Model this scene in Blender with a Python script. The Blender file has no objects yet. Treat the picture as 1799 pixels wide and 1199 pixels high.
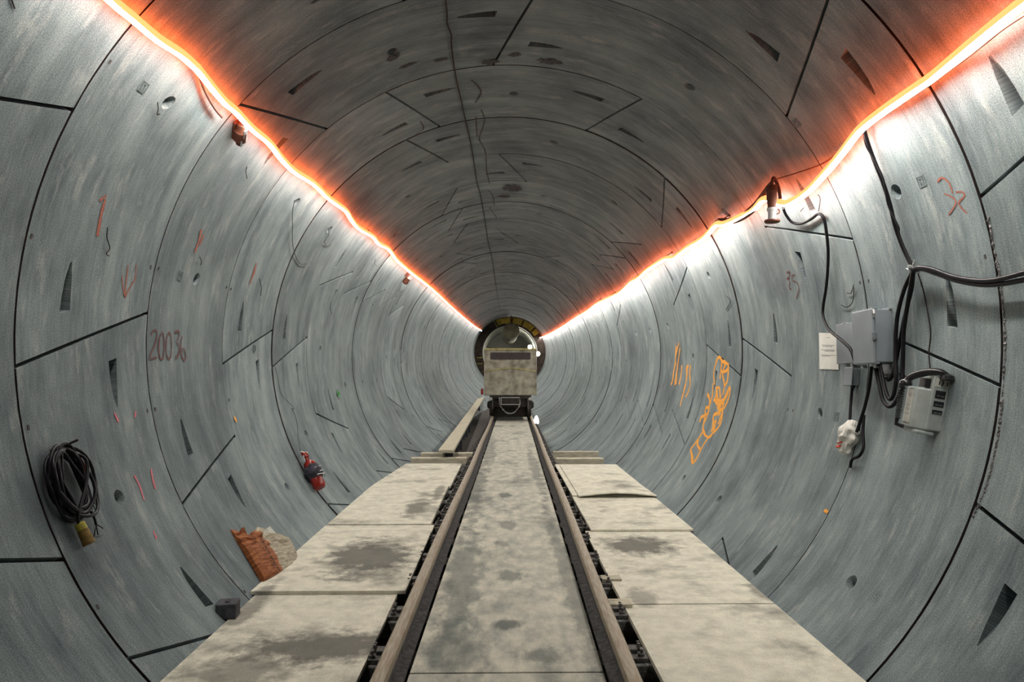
import bpy, math, random
from mathutils import Vector, Matrix, noise
random.seed(7)
# ------------------------------------------------------------------ camera, world, exposure
R = 2.4; ZA = 1.68                      # tunnel radius, height of the axis over the floor
BX, BZ = 0.000234623, 0.000490756       # gentle curve of the tunnel axis
YA, L = 3.3105, 1.21833                 # first ring seam, ring width
CAM = Vector((-0.05445, 0.0, 1.4755)); YAW, PITCH, FPX = -0.01488, 0.0439, 1200.0
sc = bpy.context.scene
cd = bpy.data.cameras.new('camera'); co = bpy.data.objects.new('camera', cd); sc.collection.objects.link(co)
cd.sensor_fit = 'HORIZONTAL'; cd.sensor_width = 36.0; cd.lens = FPX / 1799.0 * 36.0
cd.clip_start = 0.05; cd.clip_end = 300
co.location = CAM; co.rotation_euler = (math.pi / 2 + PITCH, 0, YAW); sc.camera = co
w = bpy.data.worlds.new('world'); sc.world = w; w.use_nodes = True
w.node_tree.nodes['Background'].inputs[0].default_value = (0.55, 0.62, 0.7, 1)
w.node_tree.nodes['Background'].inputs[1].default_value = 0.006
sc.view_settings.view_transform = 'Standard'; sc.view_settings.look = 'None'
sc.view_settings.gamma = 1.0; sc.view_settings.use_curve_mapping = False
sc.view_settings.exposure = -0.04
try:
    sc.cycles.use_denoising = True; sc.cycles.max_bounces = 6; sc.cycles.diffuse_bounces = 4
    sc.cycles.use_adaptive_sampling = True; sc.cycles.adaptive_threshold = 0.04
    sc.cycles.sample_clamp_indirect = 8.0
except Exception: pass
WHITE_GLOW, RED_GLOW = 100.0, 42.0       # radiance of the rope lights: lower face, red emitter added for the halo
C = sc.collection

# ------------------------------------------------------------------ pixel -> place
_cy, _sy, _cp, _sp = math.cos(YAW), math.sin(YAW), math.cos(PITCH), math.sin(PITCH)
def ray(px, py):
    u = (px - 899.5) / FPX; v = -(py - 599.5) / FPX
    y = _cp - _sp * v; z = _sp + _cp * v
    return Vector((_cy * u - _sy * y, _sy * u + _cy * y, z))
def ax(y): return BX * y * y
def az(y): return ZA + BZ * y * y
def P(phi, y, r=R):                      # point at angle phi (degrees, 0 = crown, + = right) at depth y
    a = math.radians(phi); return Vector((ax(y) + r * math.sin(a), y, az(y) + r * math.cos(a)))
def W(px, py, n=0.0):                    # the lining (or a surface n inside it) seen at a pixel -> phi, y
    d = ray(px, py); d = d / d.y; lo, hi = 0.05, 90.0
    for _ in range(60):
        m = (lo + hi) / 2; x = CAM.x + d.x * m - ax(m); z = CAM.z + d.z * m - az(m)
        if x * x + z * z > (R - n) ** 2: hi = m
        else: lo = m
    return math.degrees(math.atan2(x, z)), lo
def WP(px, py, n=0.0):                   # world point n metres in from the lining
    p, y = W(px, py, n); return P(p, y, R - n)
def G(px, py, h=0.0):                    # floor seen at a pixel
    d = ray(px, py); t = (h - CAM.z) / d.z; return CAM + d * t
def WM(px, py, n=0.0, roll=0.0):         # frame on the lining: x right, y up along the wall, z into the tunnel
    p, y = W(px, py, n); a = math.radians(p)
    nn = Vector((-math.sin(a), 0, -math.cos(a)))
    t = Vector((math.cos(a), 0, -math.sin(a)));  t = -t if p > 0 else t
    x = t.cross(nn)
    M = Matrix(((x.x, t.x, nn.x, 0), (x.y, t.y, nn.y, 0), (x.z, t.z, nn.z, 0), (0, 0, 0, 1)))
    o = P(p, y, R - n)
    return Matrix.Translation(o) @ M @ Matrix.Rotation(math.radians(roll), 4, 'Z')

# ------------------------------------------------------------------ materials
def node(nt, t, **k):
    n = nt.nodes.new(t)
    for a, v in k.items():
        if a[0] == '_': n.inputs[int(a[1:])].default_value = v
        else: setattr(n, a, v)
    return n
def mat(name, col, rough=0.7, metal=0.0, var=0.25, scale=12.0, bump=0.0, bscale=60.0, col2=None, sx=(1, 1, 1), grit=0.0, spec=0.3):
    m = bpy.data.materials.new(name); m.use_nodes = True; nt = m.node_tree; b = nt.nodes['Principled BSDF']; lk = nt.links.new
    b.inputs['Roughness'].default_value = rough; b.inputs['Metallic'].default_value = metal
    b.inputs['Specular IOR Level'].default_value = spec
    tc = node(nt, 'ShaderNodeTexCoord'); mp = node(nt, 'ShaderNodeMapping'); mp.inputs['Scale'].default_value = sx
    lk(tc.outputs['Object'], mp.inputs[0])
    nz = node(nt, 'ShaderNodeTexNoise'); nz.inputs['Scale'].default_value = scale; nz.inputs['Detail'].default_value = 6
    lk(mp.outputs[0], nz.inputs['Vector'])
    c2 = col2 if col2 else tuple(c * (1 - var) for c in col); c1 = col if col2 else tuple(min(1, c * (1 + var)) for c in col)
    rp = node(nt, 'ShaderNodeValToRGB'); rp.color_ramp.elements[0].position = 0.35; rp.color_ramp.elements[1].position = 0.65
    rp.color_ramp.elements[0].color = (*c2, 1); rp.color_ramp.elements[1].color = (*c1, 1)
    lk(nz.outputs['Fac'], rp.inputs[0]); lk(rp.outputs[0], b.inputs['Base Color'])
    if bump:
        n2 = node(nt, 'ShaderNodeTexNoise'); n2.inputs['Scale'].default_value = bscale; n2.inputs['Detail'].default_value = 4
        lk(tc.outputs['Object'], n2.inputs['Vector'])
        bp = node(nt, 'ShaderNodeBump'); bp.inputs['Strength'].default_value = bump; bp.inputs['Distance'].default_value = 0.01
        lk(n2.outputs['Fac'], bp.inputs['Height']); lk(bp.outputs[0], b.inputs['Normal'])
    return m
def emis(name, col, s):
    m = bpy.data.materials.new(name); m.use_nodes = True; nt = m.node_tree
    e = node(nt, 'ShaderNodeEmission'); e.inputs[0].default_value = (*col, 1); e.inputs[1].default_value = s
    nt.links.new(e.outputs[0], nt.nodes['Material Output'].inputs[0]); return m
def mixc(nt, fac, a, b, blend='MIX'):
    n = node(nt, 'ShaderNodeMix', data_type='RGBA', blend_type=blend); lk = nt.links.new
    for s, v in ((0, fac), (6, a), (7, b)):
        if hasattr(v, 'is_linked'): lk(v, n.inputs[s])
        elif s == 0: n.inputs[0].default_value = v
        else: n.inputs[s].default_value = (*v, 1)
    return n.outputs[2]
def mth(nt, op, a, b=None, clamp=False):
    n = node(nt, 'ShaderNodeMath', operation=op, use_clamp=clamp)
    for i, v in enumerate((a, b)):
        if v is None: continue
        if hasattr(v, 'is_linked'): nt.links.new(v, n.inputs[i])
        else: n.inputs[i].default_value = v
    return n.outputs[0]
def ramp(nt, fac, lo, hi, a=(0, 0, 0), b=(1, 1, 1)):
    rp = node(nt, 'ShaderNodeValToRGB'); e = rp.color_ramp.elements
    e[0].position = lo; e[1].position = hi; e[0].color = (*a, 1); e[1].color = (*b, 1)
    nt.links.new(fac, rp.inputs[0]); return rp.outputs[0]
def nzt(nt, vec, scale, detail=5, rough=0.55):
    n = node(nt, 'ShaderNodeTexNoise'); n.inputs['Scale'].default_value = scale; n.inputs['Detail'].default_value = detail
    n.inputs['Roughness'].default_value = rough; nt.links.new(vec, n.inputs['Vector']); return n.outputs['Fac']
def mapped(nt, vec, s, loc=(0, 0, 0)):
    m = node(nt, 'ShaderNodeMapping'); m.inputs['Scale'].default_value = s; m.inputs['Location'].default_value = loc
    nt.links.new(vec, m.inputs[0]); return m.outputs[0]

def lining_mat():
    m = bpy.data.materials.new('precast_concrete'); m.use_nodes = True; nt = m.node_tree; b = nt.nodes['Principled BSDF']; lk = nt.links.new
    uv = node(nt, 'ShaderNodeUVMap').outputs[0]; oi = node(nt, 'ShaderNodeObjectInfo')
    streak = nzt(nt, mapped(nt, uv, (0.7, 5.0, 1)), 1.3, 6, 0.66)         # brushed round the ring
    fine = nzt(nt, mapped(nt, uv, (3.0, 30.0, 1)), 2.0, 3, 0.6)
    blot = nzt(nt, mapped(nt, uv, (1.0, 1.3, 1)), 1.25, 7, 0.64)
    grit = nzt(nt, uv, 170.0, 1, 0.5)
    c = mixc(nt, ramp(nt, blot, 0.34, 0.66), (0.060, 0.092, 0.112), (0.320, 0.392, 0.405))
    c = mixc(nt, 0.45, c, mixc(nt, ramp(nt, streak, 0.35, 0.66), (0.058, 0.088, 0.105), (0.345, 0.42, 0.428)))
    c = mixc(nt, 0.22, c, mixc(nt, ramp(nt, fine, 0.35, 0.66), (0.12, 0.155, 0.175), (0.36, 0.41, 0.415)))
    pale = nzt(nt, mapped(nt, uv, (0.9, 3.2, 1), (7, 3, 0)), 2.6, 6, 0.72)      # patches of pale laitance
    c = mixc(nt, mth(nt, 'MULTIPLY', ramp(nt, pale, 0.55, 0.68), 0.55), c, (0.45, 0.49, 0.475))
    soot = nzt(nt, mapped(nt, uv, (1.1, 1.1, 1), (3, 9, 0)), 0.8, 5, 0.6)
    c = mixc(nt, mth(nt, 'MULTIPLY', ramp(nt, soot, 0.55, 0.70), 0.5), c, (0.055, 0.075, 0.092))
    g = mth(nt, 'ADD', mth(nt, 'MULTIPLY', grit, 1.7), 0.15)
    rnd = mth(nt, 'ADD', mth(nt, 'MULTIPLY', oi.outputs['Random'], 0.24), 0.74)
    gg = node(nt, 'ShaderNodeCombineColor'); k = mth(nt, 'MULTIPLY', g, rnd)
    for i in range(3): lk(k, gg.inputs[i])
    c = mixc(nt, 1.0, c, gg.outputs[0], 'MULTIPLY')
    lk(c, b.inputs['Base Color']); b.inputs['Roughness'].default_value = 0.72; b.inputs['Specular IOR Level'].default_value = 0.25
    bp = node(nt, 'ShaderNodeBump'); bp.inputs['Strength'].default_value = 0.25; bp.inputs['Distance'].default_value = 0.006
    lk(mth(nt, 'ADD', mth(nt, 'MULTIPLY', grit, 0.25), fine), bp.inputs['Height']); lk(bp.outputs[0], b.inputs['Normal'])
    return m
def floor_mat(name, c1, c2, dark, stains=(), grain=(1, 1, 1)):
    m = bpy.data.materials.new(name); m.use_nodes = True; nt = m.node_tree; b = nt.nodes['Principled BSDF']; lk = nt.links.new
    pos = node(nt, 'ShaderNodeNewGeometry').outputs['Position']
    big = nzt(nt, mapped(nt, pos, grain), 1.7, 7, 0.62); mid = nzt(nt, mapped(nt, pos, grain), 9.0, 6, 0.65); gr = nzt(nt, pos, 210.0, 2)
    c = mixc(nt, ramp(nt, mid, 0.36, 0.64), c2, c1)
    c = mixc(nt, mth(nt, 'MULTIPLY', ramp(nt, big, 0.53, 0.68), 0.7), c, dark)
    sep = node(nt, 'ShaderNodeSeparateXYZ'); lk(pos, sep.inputs[0])
    wob = mth(nt, 'ADD', mth(nt, 'MULTIPLY', mth(nt, 'SUBTRACT', mid, 0.5), 1.5), mth(nt, 'MULTIPLY', mth(nt, 'SUBTRACT', big, 0.5), 1.2))
    for (x, y, rx, ry, s) in stains:
        dx = mth(nt, 'DIVIDE', mth(nt, 'SUBTRACT', sep.outputs[0], x), rx); dy = mth(nt, 'DIVIDE', mth(nt, 'SUBTRACT', sep.outputs[1], y), ry)
        d = mth(nt, 'SQRT', mth(nt, 'ADD', mth(nt, 'MULTIPLY', dx, dx), mth(nt, 'MULTIPLY', dy, dy)))
        f = ramp(nt, mth(nt, 'ADD', d, wob), 0.50, 1.02, (s, s, s), (0, 0, 0))
        c = mixc(nt, f, c, dark)
    k = mth(nt, 'ADD', mth(nt, 'MULTIPLY', gr, 1.3), 0.35); gg = node(nt, 'ShaderNodeCombineColor')
    for i in range(3): lk(k, gg.inputs[i])
    c = mixc(nt, 1.0, c, gg.outputs[0], 'MULTIPLY')
    lk(c, b.inputs['Base Color']); b.inputs['Roughness'].default_value = 0.85; b.inputs['Specular IOR Level'].default_value = 0.15
    bp = node(nt, 'ShaderNodeBump'); bp.inputs['Strength'].default_value = 0.3; bp.inputs['Distance'].default_value = 0.006
    lk(mth(nt, 'ADD', mid, mth(nt, 'MULTIPLY', gr, 0.4)), bp.inputs['Height']); lk(bp.outputs[0], b.inputs['Normal'])
    return m
def spray_mat(name, col, cut=0.45, scale=55.0):
    m = bpy.data.materials.new(name); m.use_nodes = True; nt = m.node_tree; b = nt.nodes['Principled BSDF']; lk = nt.links.new
    pos = node(nt, 'ShaderNodeNewGeometry').outputs['Position']
    b.inputs['Base Color'].default_value = (*col, 1); b.inputs['Roughness'].default_value = 0.8
    uv = node(nt, 'ShaderNodeUVMap').outputs[0]; sep = node(nt, 'ShaderNodeSeparateXYZ'); lk(uv, sep.inputs[0])
    edge = mth(nt, 'MULTIPLY', mth(nt, 'ABSOLUTE', mth(nt, 'SUBTRACT', sep.outputs[1], 0.5)), 2.0)
    a = mth(nt, 'SUBTRACT', mth(nt, 'ADD', nzt(nt, pos, scale, 4, 0.7), 1.0 - cut), mth(nt, 'MULTIPLY', mth(nt, 'POWER', edge, 1.6), 0.75))
    lk(ramp(nt, a, 0.42, 0.62), b.inputs['Alpha']); return m

M = {}
M['lining'] = lining_mat()
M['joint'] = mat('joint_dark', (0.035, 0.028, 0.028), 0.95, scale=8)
M['hole'] = mat('bolt_hole_dark', (0.07, 0.065, 0.065), 0.9, scale=20)
M['bed'] = mat('dirty_bed', (0.075, 0.07, 0.066), 0.95, var=0.5, scale=14, bump=0.8, bscale=50)
M['slab'] = floor_mat('track_slab', (0.60, 0.585, 0.495), (0.36, 0.37, 0.33), (0.10, 0.12, 0.118),
    [(-.02, 8.2, .10, .22, .75), (0.0, 5.0, .12, .16, .6), (-.03, 4.05, .13, .10, .8), (.17, 3.6, .17, .12, .6), (-.33, 5.0, .16, 1.7, .55), (-.36, 8.5, .13, 2.2, .6),
     (-.30, 3.7, .2, .5, .5), (.42, 5.5, .08, 3.0, .5), (.0, 6.6, .1, .2, .5), (-.04, 5.9, .09, .14, .5), (.45, 10.5, .1, 3, .5), (-.3, 13, .18, 3, .5)], (1, .5, 1))
M['sheet'] = floor_mat('walkway_sheet', (0.74, 0.72, 0.61), (0.56, 0.55, 0.465), (0.105, 0.105, 0.095),
    [(-1.10, 5.45, .42, .62, .85), (-1.0, 5.0, .30, .2, .4), (-1.05, 3.75, .55, .26, .85), (-1.35, 3.45, .35, .25, .6), (1.12, 5.85, .38, .36, .85), (-.95, 7.3, .16, .62, .75), (-.80, 8.2, .08, .7, .6), (.86, 4.5, .1, .2, .5), (-1.62, 4.35, .1, .5, .6), (1.68, 4.6, .08, .25, .6)], (1, 1, 1))
M['rust'] = mat('rusty_rail', (0.33, 0.295, 0.23), 0.5, 0.2, var=0.3, scale=20, col2=(0.22, 0.165, 0.105), sx=(6, .4, 6), bump=0.15, bscale=90)
M['railside'] = mat('rail_side', (0.10, 0.098, 0.10), 0.8, 0.1, var=0.4, scale=30)
M['tie'] = mat('old_sleeper', (0.23, 0.235, 0.225), 0.95, var=0.45, scale=25, bump=0.8, bscale=70)
M['chair'] = mat('rail_chair_steel', (0.15, 0.145, 0.14), 0.7, 0.4, var=0.4, scale=40, bump=0.6, bscale=120)
M['timber'] = mat('weathered_timber', (0.50, 0.47, 0.37), 0.9, var=0.22, scale=9, sx=(1, 6, 6), bump=0.4, bscale=60)
M['darktimber'] = mat('dark_timber', (0.055, 0.058, 0.07), 0.7, var=0.35, scale=20, bump=0.4)
M['rubber'] = mat('black_rubber', (0.007, 0.007, 0.009), 0.45, var=0.2, spec=0.15)
M['coil'] = mat('dark_cable', (0.010, 0.010, 0.015), 0.30, var=0.2, spec=0.22)
M['wire'] = mat('thin_wire', (0.022, 0.018, 0.017), 0.7)
M['redcable'] = mat('rusty_cable', (0.11, 0.038, 0.022), 0.6)
M['grey'] = mat('grey_enamel', (0.225, 0.262, 0.29), 0.42, var=0.08, scale=6, bump=0.04, spec=0.5)
M['greydark'] = mat('grey_enamel_lid', (0.15, 0.185, 0.22), 0.45, var=0.1, scale=6, spec=0.5)
M['steel'] = mat('bright_steel', (0.55, 0.56, 0.57), 0.32, 0.8, var=0.15, scale=30)
M['phone'] = mat('phone_grey', (0.40, 0.45, 0.44), 0.5, var=0.12, scale=14)
M['phonelabel'] = mat('phone_label', (0.56, 0.57, 0.53), 0.6, var=0.12, scale=24)
M['black'] = mat('black_plastic', (0.014, 0.014, 0.016), 0.3, spec=0.5)
M['paper'] = mat('white_paper', (0.74, 0.76, 0.72), 0.8, var=0.06, scale=8)
M['ink'] = mat('grey_ink', (0.30, 0.31, 0.31), 0.8, var=0.3, scale=80)
M['bag'] = mat('white_plastic_bag', (0.66, 0.66, 0.62), 0.5, var=0.1, scale=14)
M['redprint'] = mat('red_print', (0.50, 0.05, 0.022), 0.6)
M['yellow'] = mat('yellow_rubber', (0.34, 0.30, 0.05), 0.55, var=0.25, scale=30)
M['plugbrown'] = mat('dirty_yellow_plug', (0.15, 0.095, 0.025), 0.65, var=0.35, scale=40)
M['red'] = mat('red_enamel', (0.26, 0.014, 0.007), 0.25, var=0.15, spec=0.6)
M['rag'] = mat('dark_rag', (0.05, 0.05, 0.068), 0.9, var=0.5, scale=22, bump=0.5)
M['ragpale'] = mat('pale_band', (0.52, 0.55, 0.56), 0.7)
M['orange'] = spray_mat('orange_spray', (0.82, 0.36, 0.04), 0.44, 60)
M['orangemist'] = spray_mat('orange_mist', (0.86, 0.40, 0.08), 0.62, 80)
M['redpaint'] = spray_mat('red_paint', (0.34, 0.11, 0.075), 0.60, 70)
M['pinkpaint'] = spray_mat('pink_paint', (0.55, 0.16, 0.20), 0.64, 70)
M['crayon'] = spray_mat('dark_crayon', (0.13, 0.05, 0.05), 0.12, 120)
M['crack'] = spray_mat('dark_crack', (0.05, 0.042, 0.042), 0.42, 60)
M['stain'] = spray_mat('tar_stain', (0.05, 0.048, 0.052), 0.80, 22)
M['green'] = mat('green_card', (0.03, 0.30, 0.06), 0.6)
M['loco'] = mat('dusty_paint', (0.46, 0.44, 0.36), 0.75, var=0.16, scale=4.5, col2=(0.20, 0.19, 0.15), bump=0.25, bscale=30)
M['locodark'] = mat('dirty_dark_steel', (0.028, 0.024, 0.022), 0.8, var=0.4, scale=12)
M['locoyellow'] = mat('faded_yellow', (0.42, 0.38, 0.16), 0.8, var=0.3, scale=9)
M['window'] = mat('dark_glass', (0.06, 0.05, 0.052), 0.35, var=0.2, scale=18)
M['shield'] = mat('shield_dark', (0.05, 0.038, 0.03), 0.8, var=0.4, scale=4)
M['shieldyellow'] = mat('shield_yellow', (0.42, 0.36, 0.06), 0.6, var=0.35, scale=3)
M['duct'] = mat('duct_cloth', (0.10, 0.10, 0.065), 0.9, var=0.3, scale=3)
M['farlining'] = mat('far_lining', (0.60, 0.61, 0.58), 0.8, var=0.3, scale=1.2, sx=(.4, 5, .4))
M['glow'] = emis('white_glow', (1.0, 0.93, 0.84), WHITE_GLOW)
M['reddim'] = emis('added_halo_edge', (1.0, 0.32, 0.10), 2.4)
M['redglow'] = emis('added_halo_glow', (1.0, 0.115, 0.018), RED_GLOW)  # added red light facing the wall, tints the lining beside the tube
M['lampglow'] = emis('lamp_glow', (1.0, 0.90, 0.70), 25.0)
M['farglow'] = emis('far_lamp_glow', (1.0, 0.93, 0.8), 500.0)
M['sealant'] = mat('crumbly_sealant', (0.10, 0.10, 0.105), 0.35, var=0.8, scale=90, bump=1.0, bscale=140, spec=0.7)

# ------------------------------------------------------------------ mesh building
class MB:
    def __init__(s): s.v = []; s.f = []; s.uv = None
    def add(s, vs, fs):
        o = len(s.v); s.v += [tuple(v) for v in vs]; s.f += [tuple(i + o for i in f) for f in fs]; return s
    def box(s, c, d, rot=None):
        x, y, z = (k / 2 for k in d); vs = [Vector((a, b, e)) for a in (-x, x) for b in (-y, y) for e in (-z, z)]
        if rot: vs = [rot @ v for v in vs]
        vs = [v + Vector(c) for v in vs]
        return s.add(vs, [(0, 1, 3, 2), (4, 6, 7, 5), (0, 4, 5, 1), (2, 3, 7, 6), (0, 2, 6, 4), (1, 5, 7, 3)])
    def hexa(s, bottom, top):           # two quads of corners
        return s.add(list(bottom) + list(top), [(3, 2, 1, 0), (4, 5, 6, 7), (0, 1, 5, 4), (1, 2, 6, 5), (2, 3, 7, 6), (3, 0, 4, 7)])
    def lathe(s, p0, axis, prof, n=20, cap=True):     # prof: (distance along axis, radius)
        p0 = Vector(p0); a = Vector(axis).normalized(); u = a.orthogonal().normalized(); v = a.cross(u)
        vs = [p0 + a * h + (u * math.cos(2 * math.pi * k / n) + v * math.sin(2 * math.pi * k / n)) * r for h, r in prof for k in range(n)]
        fs = [(i * n + k, i * n + (k + 1) % n, (i + 1) * n + (k + 1) % n, (i + 1) * n + k) for i in range(len(prof) - 1) for k in range(n)]
        if cap: fs += [tuple(reversed(range(n))), tuple((len(prof) - 1) * n + k for k in range(n))]
        return s.add(vs, fs)
    def cyl(s, p0, p1, r, r2=None, n=16):
        p0 = Vector(p0); d = Vector(p1) - p0; return s.lathe(p0, d, [(0, r), (d.length, r if r2 is None else r2)], n)
    def tube(s, pts, r, n=8, jit=0.0):
        pts = [Vector(p) for p in pts]; u = None; vs = []; m = len(pts)
        for i, p in enumerate(pts):
            t = (pts[min(i + 1, m - 1)] - pts[max(i - 1, 0)]).normalized()
            u = t.orthogonal().normalized() if u is None else (u - t * u.dot(t)).normalized()
            v = t.cross(u); rr = (r(i / (m - 1)) if callable(r) else r)
            for k in range(n):
                q = rr * (1 + jit * random.uniform(-1, 1)); vs.append(p + (u * math.cos(2 * math.pi * k / n) + v * math.sin(2 * math.pi * k / n)) * q)
        fs = [(i * n + k, i * n + (k + 1) % n, (i + 1) * n + (k + 1) % n, (i + 1) * n + k) for i in range(m - 1) for k in range(n)]
        fs += [tuple(reversed(range(n))), tuple((m - 1) * n + k for k in range(n))]
        return s.add(vs, fs)
    def build(s, name, m, parent=None, smooth=None, matrix=None, bevel=0.0):
        me = bpy.data.meshes.new(name); me.from_pydata(s.v, [], s.f); me.validate(); me.update()
        if isinstance(m, (list, tuple)):
            for k in m: me.materials.append(M[k])
        else: me.materials.append(M[m])
        if s.uv:
            l = me.uv_layers.new(name='UVMap')
            for lp in me.loops: l.data[lp.index].uv = s.uv[lp.vertex_index]
        if smooth is not None:
            me.polygons.foreach_set('use_smooth', [True] * len(me.polygons)); me.set_sharp_from_angle(angle=math.radians(smooth))
        o = bpy.data.objects.new(name, me); C.objects.link(o)
        if parent: o.parent = parent
        if matrix is not None: o.matrix_world = matrix
        if bevel:
            b = o.modifiers.new('bevel', 'BEVEL'); b.width = bevel; b.segments = 2; b.limit_method = 'ANGLE'
        return o
def tag(o, label, cat, group=None):
    o['label'] = label; o['category'] = cat
    if group: o['group'] = group
    return o
def thing(name, label, cat, matrix, group=None):
    o = bpy.data.objects.new(name, None); o.empty_display_size = 0.1; C.objects.link(o); o.matrix_world = matrix
    return tag(o, label, cat, group)
def struct(o): o['kind'] = 'structure'; return o
def smooth_path(pts, k=6):
    pts = [Vector(p) for p in pts]; out = []; n = len(pts)
    for i in range(n - 1):
        a, b, c, d = pts[max(i - 1, 0)], pts[i], pts[i + 1], pts[min(i + 2, n - 1)]
        for j in range(k):
            t = j / k; out.append(0.5 * ((2 * b) + (c - a) * t + (2 * a - 5 * b + 4 * c - d) * t * t + (3 * b - a - 3 * c + d) * t ** 3))
    return out + [pts[-1]]
def wpath(px, n=0.02, k=6):              # pixels on the lining -> smooth path n in from it (n may be per point)
    return smooth_path([WP(p[0], p[1], p[2] if len(p) > 2 else n) for p in px], k)

# ------------------------------------------------------------------ the tunnel lining, segment by segment
TYPES = {   # joints: (angle at the near edge, angle at the far edge)
 0: [(-72.2, -63.7), (-3.0, 5.6), (65.7, 74.2), (119.4, 110.9), (175.5, 184), (251, 242.7)],
 1: [(-94.5, -86), (-26, -17.5), (42.4, 51), (96.7, 88.2), (156, 164), (229.2, 220.7)],
 2: [(-116.8, -108.4), (-49.1, -40.2), (4.7, -3.3), (73.7, 65.2), (141, 132.2), (177.5, 186)],
 3: [(-93.9, -85.6), (-26, -17.2), (28.3, 19.6), (96.4, 87.6), (156, 164), (209, 201)],
 5: [(-71, -62.3), (-2.6, 6.3), (64.9, 73.8), (118, 109), (176, 184), (252, 244.6)],
 6: [(-70.3, -61.7), (-16.8, -25), (51, 42.8), (117.6, 109), (176, 184), (228, 220)],
}
RT = {-4: 1, -3: 0, -2: 3, -1: 2, 0: 0, 1: 1, 2: 2, 3: 3, 4: 1, 5: 5, 6: 6, 7: 6}
NSEG = 15                                # rings whose segments are single pieces
def seam(i): return YA + i * L           # far edge of ring i
EDGE = []
def segment_geo(mb, uvs, rr, y0, y1, A, B, pockets=True, steps=3.0):
    gl = 0.5 * 0.022 / R * 57.3
    A = (A[0] + gl, A[1] + gl); B = (B[0] - gl, B[1] - gl)
    span = math.radians((B[0] + B[1] - A[0] - A[1]) / 2) * rr; W_ = y1 - y0
    U = set(i / max(4, round(math.degrees(span / rr) / steps)) for i in range(max(4, round(math.degrees(span / rr) / steps)) + 1)); V = {0.0, 1.0}
    pk = []
    if pockets:
        mid = lambda J: (J[0] + J[1]) / 2
        for J, sgn in ((A, 1), (B, -1)):
            phi_up = abs(((J[1] + 180) % 360) - 180) < abs(((J[0] + 180) % 360) - 180)     # joint climbs towards the far edge
            pm = ((mid(J) + 180) % 360) - 180
            above = (sgn < 0) == (pm > 0)                      # this segment lies above its joint
            vc = 0.30 if above == phi_up else 0.68
            d0, d1 = 0.175 / span, (0.175 + 0.27) / span
            u0, u1 = (d0, d1) if sgn > 0 else (1 - d0, 1 - d1)
            pk.append((u0, u1, vc - 0.036, vc + 0.036))
            U |= {u0, u1, u0 + (u1 - u0) * .33, u0 + (u1 - u0) * .66}; V |= {vc - 0.036, vc + 0.036}
        hu, hv = 0.5, 0.50; su, sv = 0.062 / span, 0.062 / W_
        U |= {hu - su, hu, hu + su}; V |= {hv - sv, hv, hv + sv}
    def clean(S, keep):
        out = []
        for x in sorted(S):
            if out and x - out[-1] < keep and x not in (1.0,):
                continue
            out.append(x)
        return out
    must = set();
    for p in pk: must |= {p[0], p[1], p[0] + (p[1] - p[0]) * .33, p[0] + (p[1] - p[0]) * .66}
    if pockets: must |= {hu - su, hu, hu + su}
    Ul = sorted(must | {0.0, 1.0} | {u for u in U if all(abs(u - q) > 0.012 for q in must)})
    if pockets: Ul = [u for u in Ul if not (hu - su < u < hu + su and abs(u - hu) > 1e-9)]
    Vl = sorted(V); o = len(mb.v); idx = {}
    def place(u, v, dr=0.0):
        a = (A[0] + (A[1] - A[0]) * v); b = (B[0] + (B[1] - B[0]) * v); phi = a + (b - a) * u; y = y0 + W_ * v
        mb.v.append(tuple(P(phi, y, rr + dr))); uvs.append((math.radians(phi) * R, y)); return len(mb.v) - 1
    def pocket_t(u, p): return (u - p[0]) / (p[1] - p[0])
    for i, u in enumerate(Ul):
        for j, v in enumerate(Vl):
            vv = v
            for p in pk:
                t = pocket_t(u, p)
                if -1e-6 <= t <= 1 + 1e-6 and (abs(v - p[2]) < 1e-9 or abs(v - p[3]) < 1e-9):
                    c = (p[2] + p[3]) / 2; vv = c + (v - c) * (0.18 + 0.82 * math.sqrt(max(0, 1 - t)))
            idx[i, j] = place(u, vv)
    pv = {}
    def bot(i, j, p):
        if (i, j) not in pv:
            u, v = Ul[i], Vl[j]; t = max(0, min(1, pocket_t(u, p))); c = (p[2] + p[3]) / 2
            pv[i, j] = place(u, c + (v - c) * (0.18 + 0.82 * math.sqrt(1 - t)) * 0.97, 0.105 * (1 - t) + 0.003)
        return pv[i, j]
    nu, nv = len(Ul), len(Vl); e = 1e-9
    for i in range(nu - 1):
        for j in range(nv - 1):
            uc, vc = (Ul[i] + Ul[i + 1]) / 2, (Vl[j] + Vl[j + 1]) / 2; done = False
            for p in pk:
                if min(p[0], p[1]) - e < uc < max(p[0], p[1]) + e and p[2] < vc < p[3]:
                    a, b, c, d = bot(i, j, p), bot(i + 1, j, p), bot(i + 1, j + 1, p), bot(i, j + 1, p)
                    mb.f.append((a, b, c, d)); mb.f.append((idx[i, j], idx[i + 1, j], b, a)); mb.f.append((idx[i + 1, j + 1], idx[i, j + 1], d, c))
                    if abs(Ul[i] - p[0]) < e: mb.f.append((idx[i, j + 1], idx[i, j], a, d))
                    if abs(Ul[i + 1] - p[0]) < e: mb.f.append((idx[i + 1, j], idx[i + 1, j + 1], c, b))
                    done = True
            if done: continue
            if pockets and abs(uc - hu) < su and abs(vc - hv) < sv: continue
            mb.f.append((idx[i, j], idx[i + 1, j], idx[i + 1, j + 1], idx[i, j + 1]))
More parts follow.
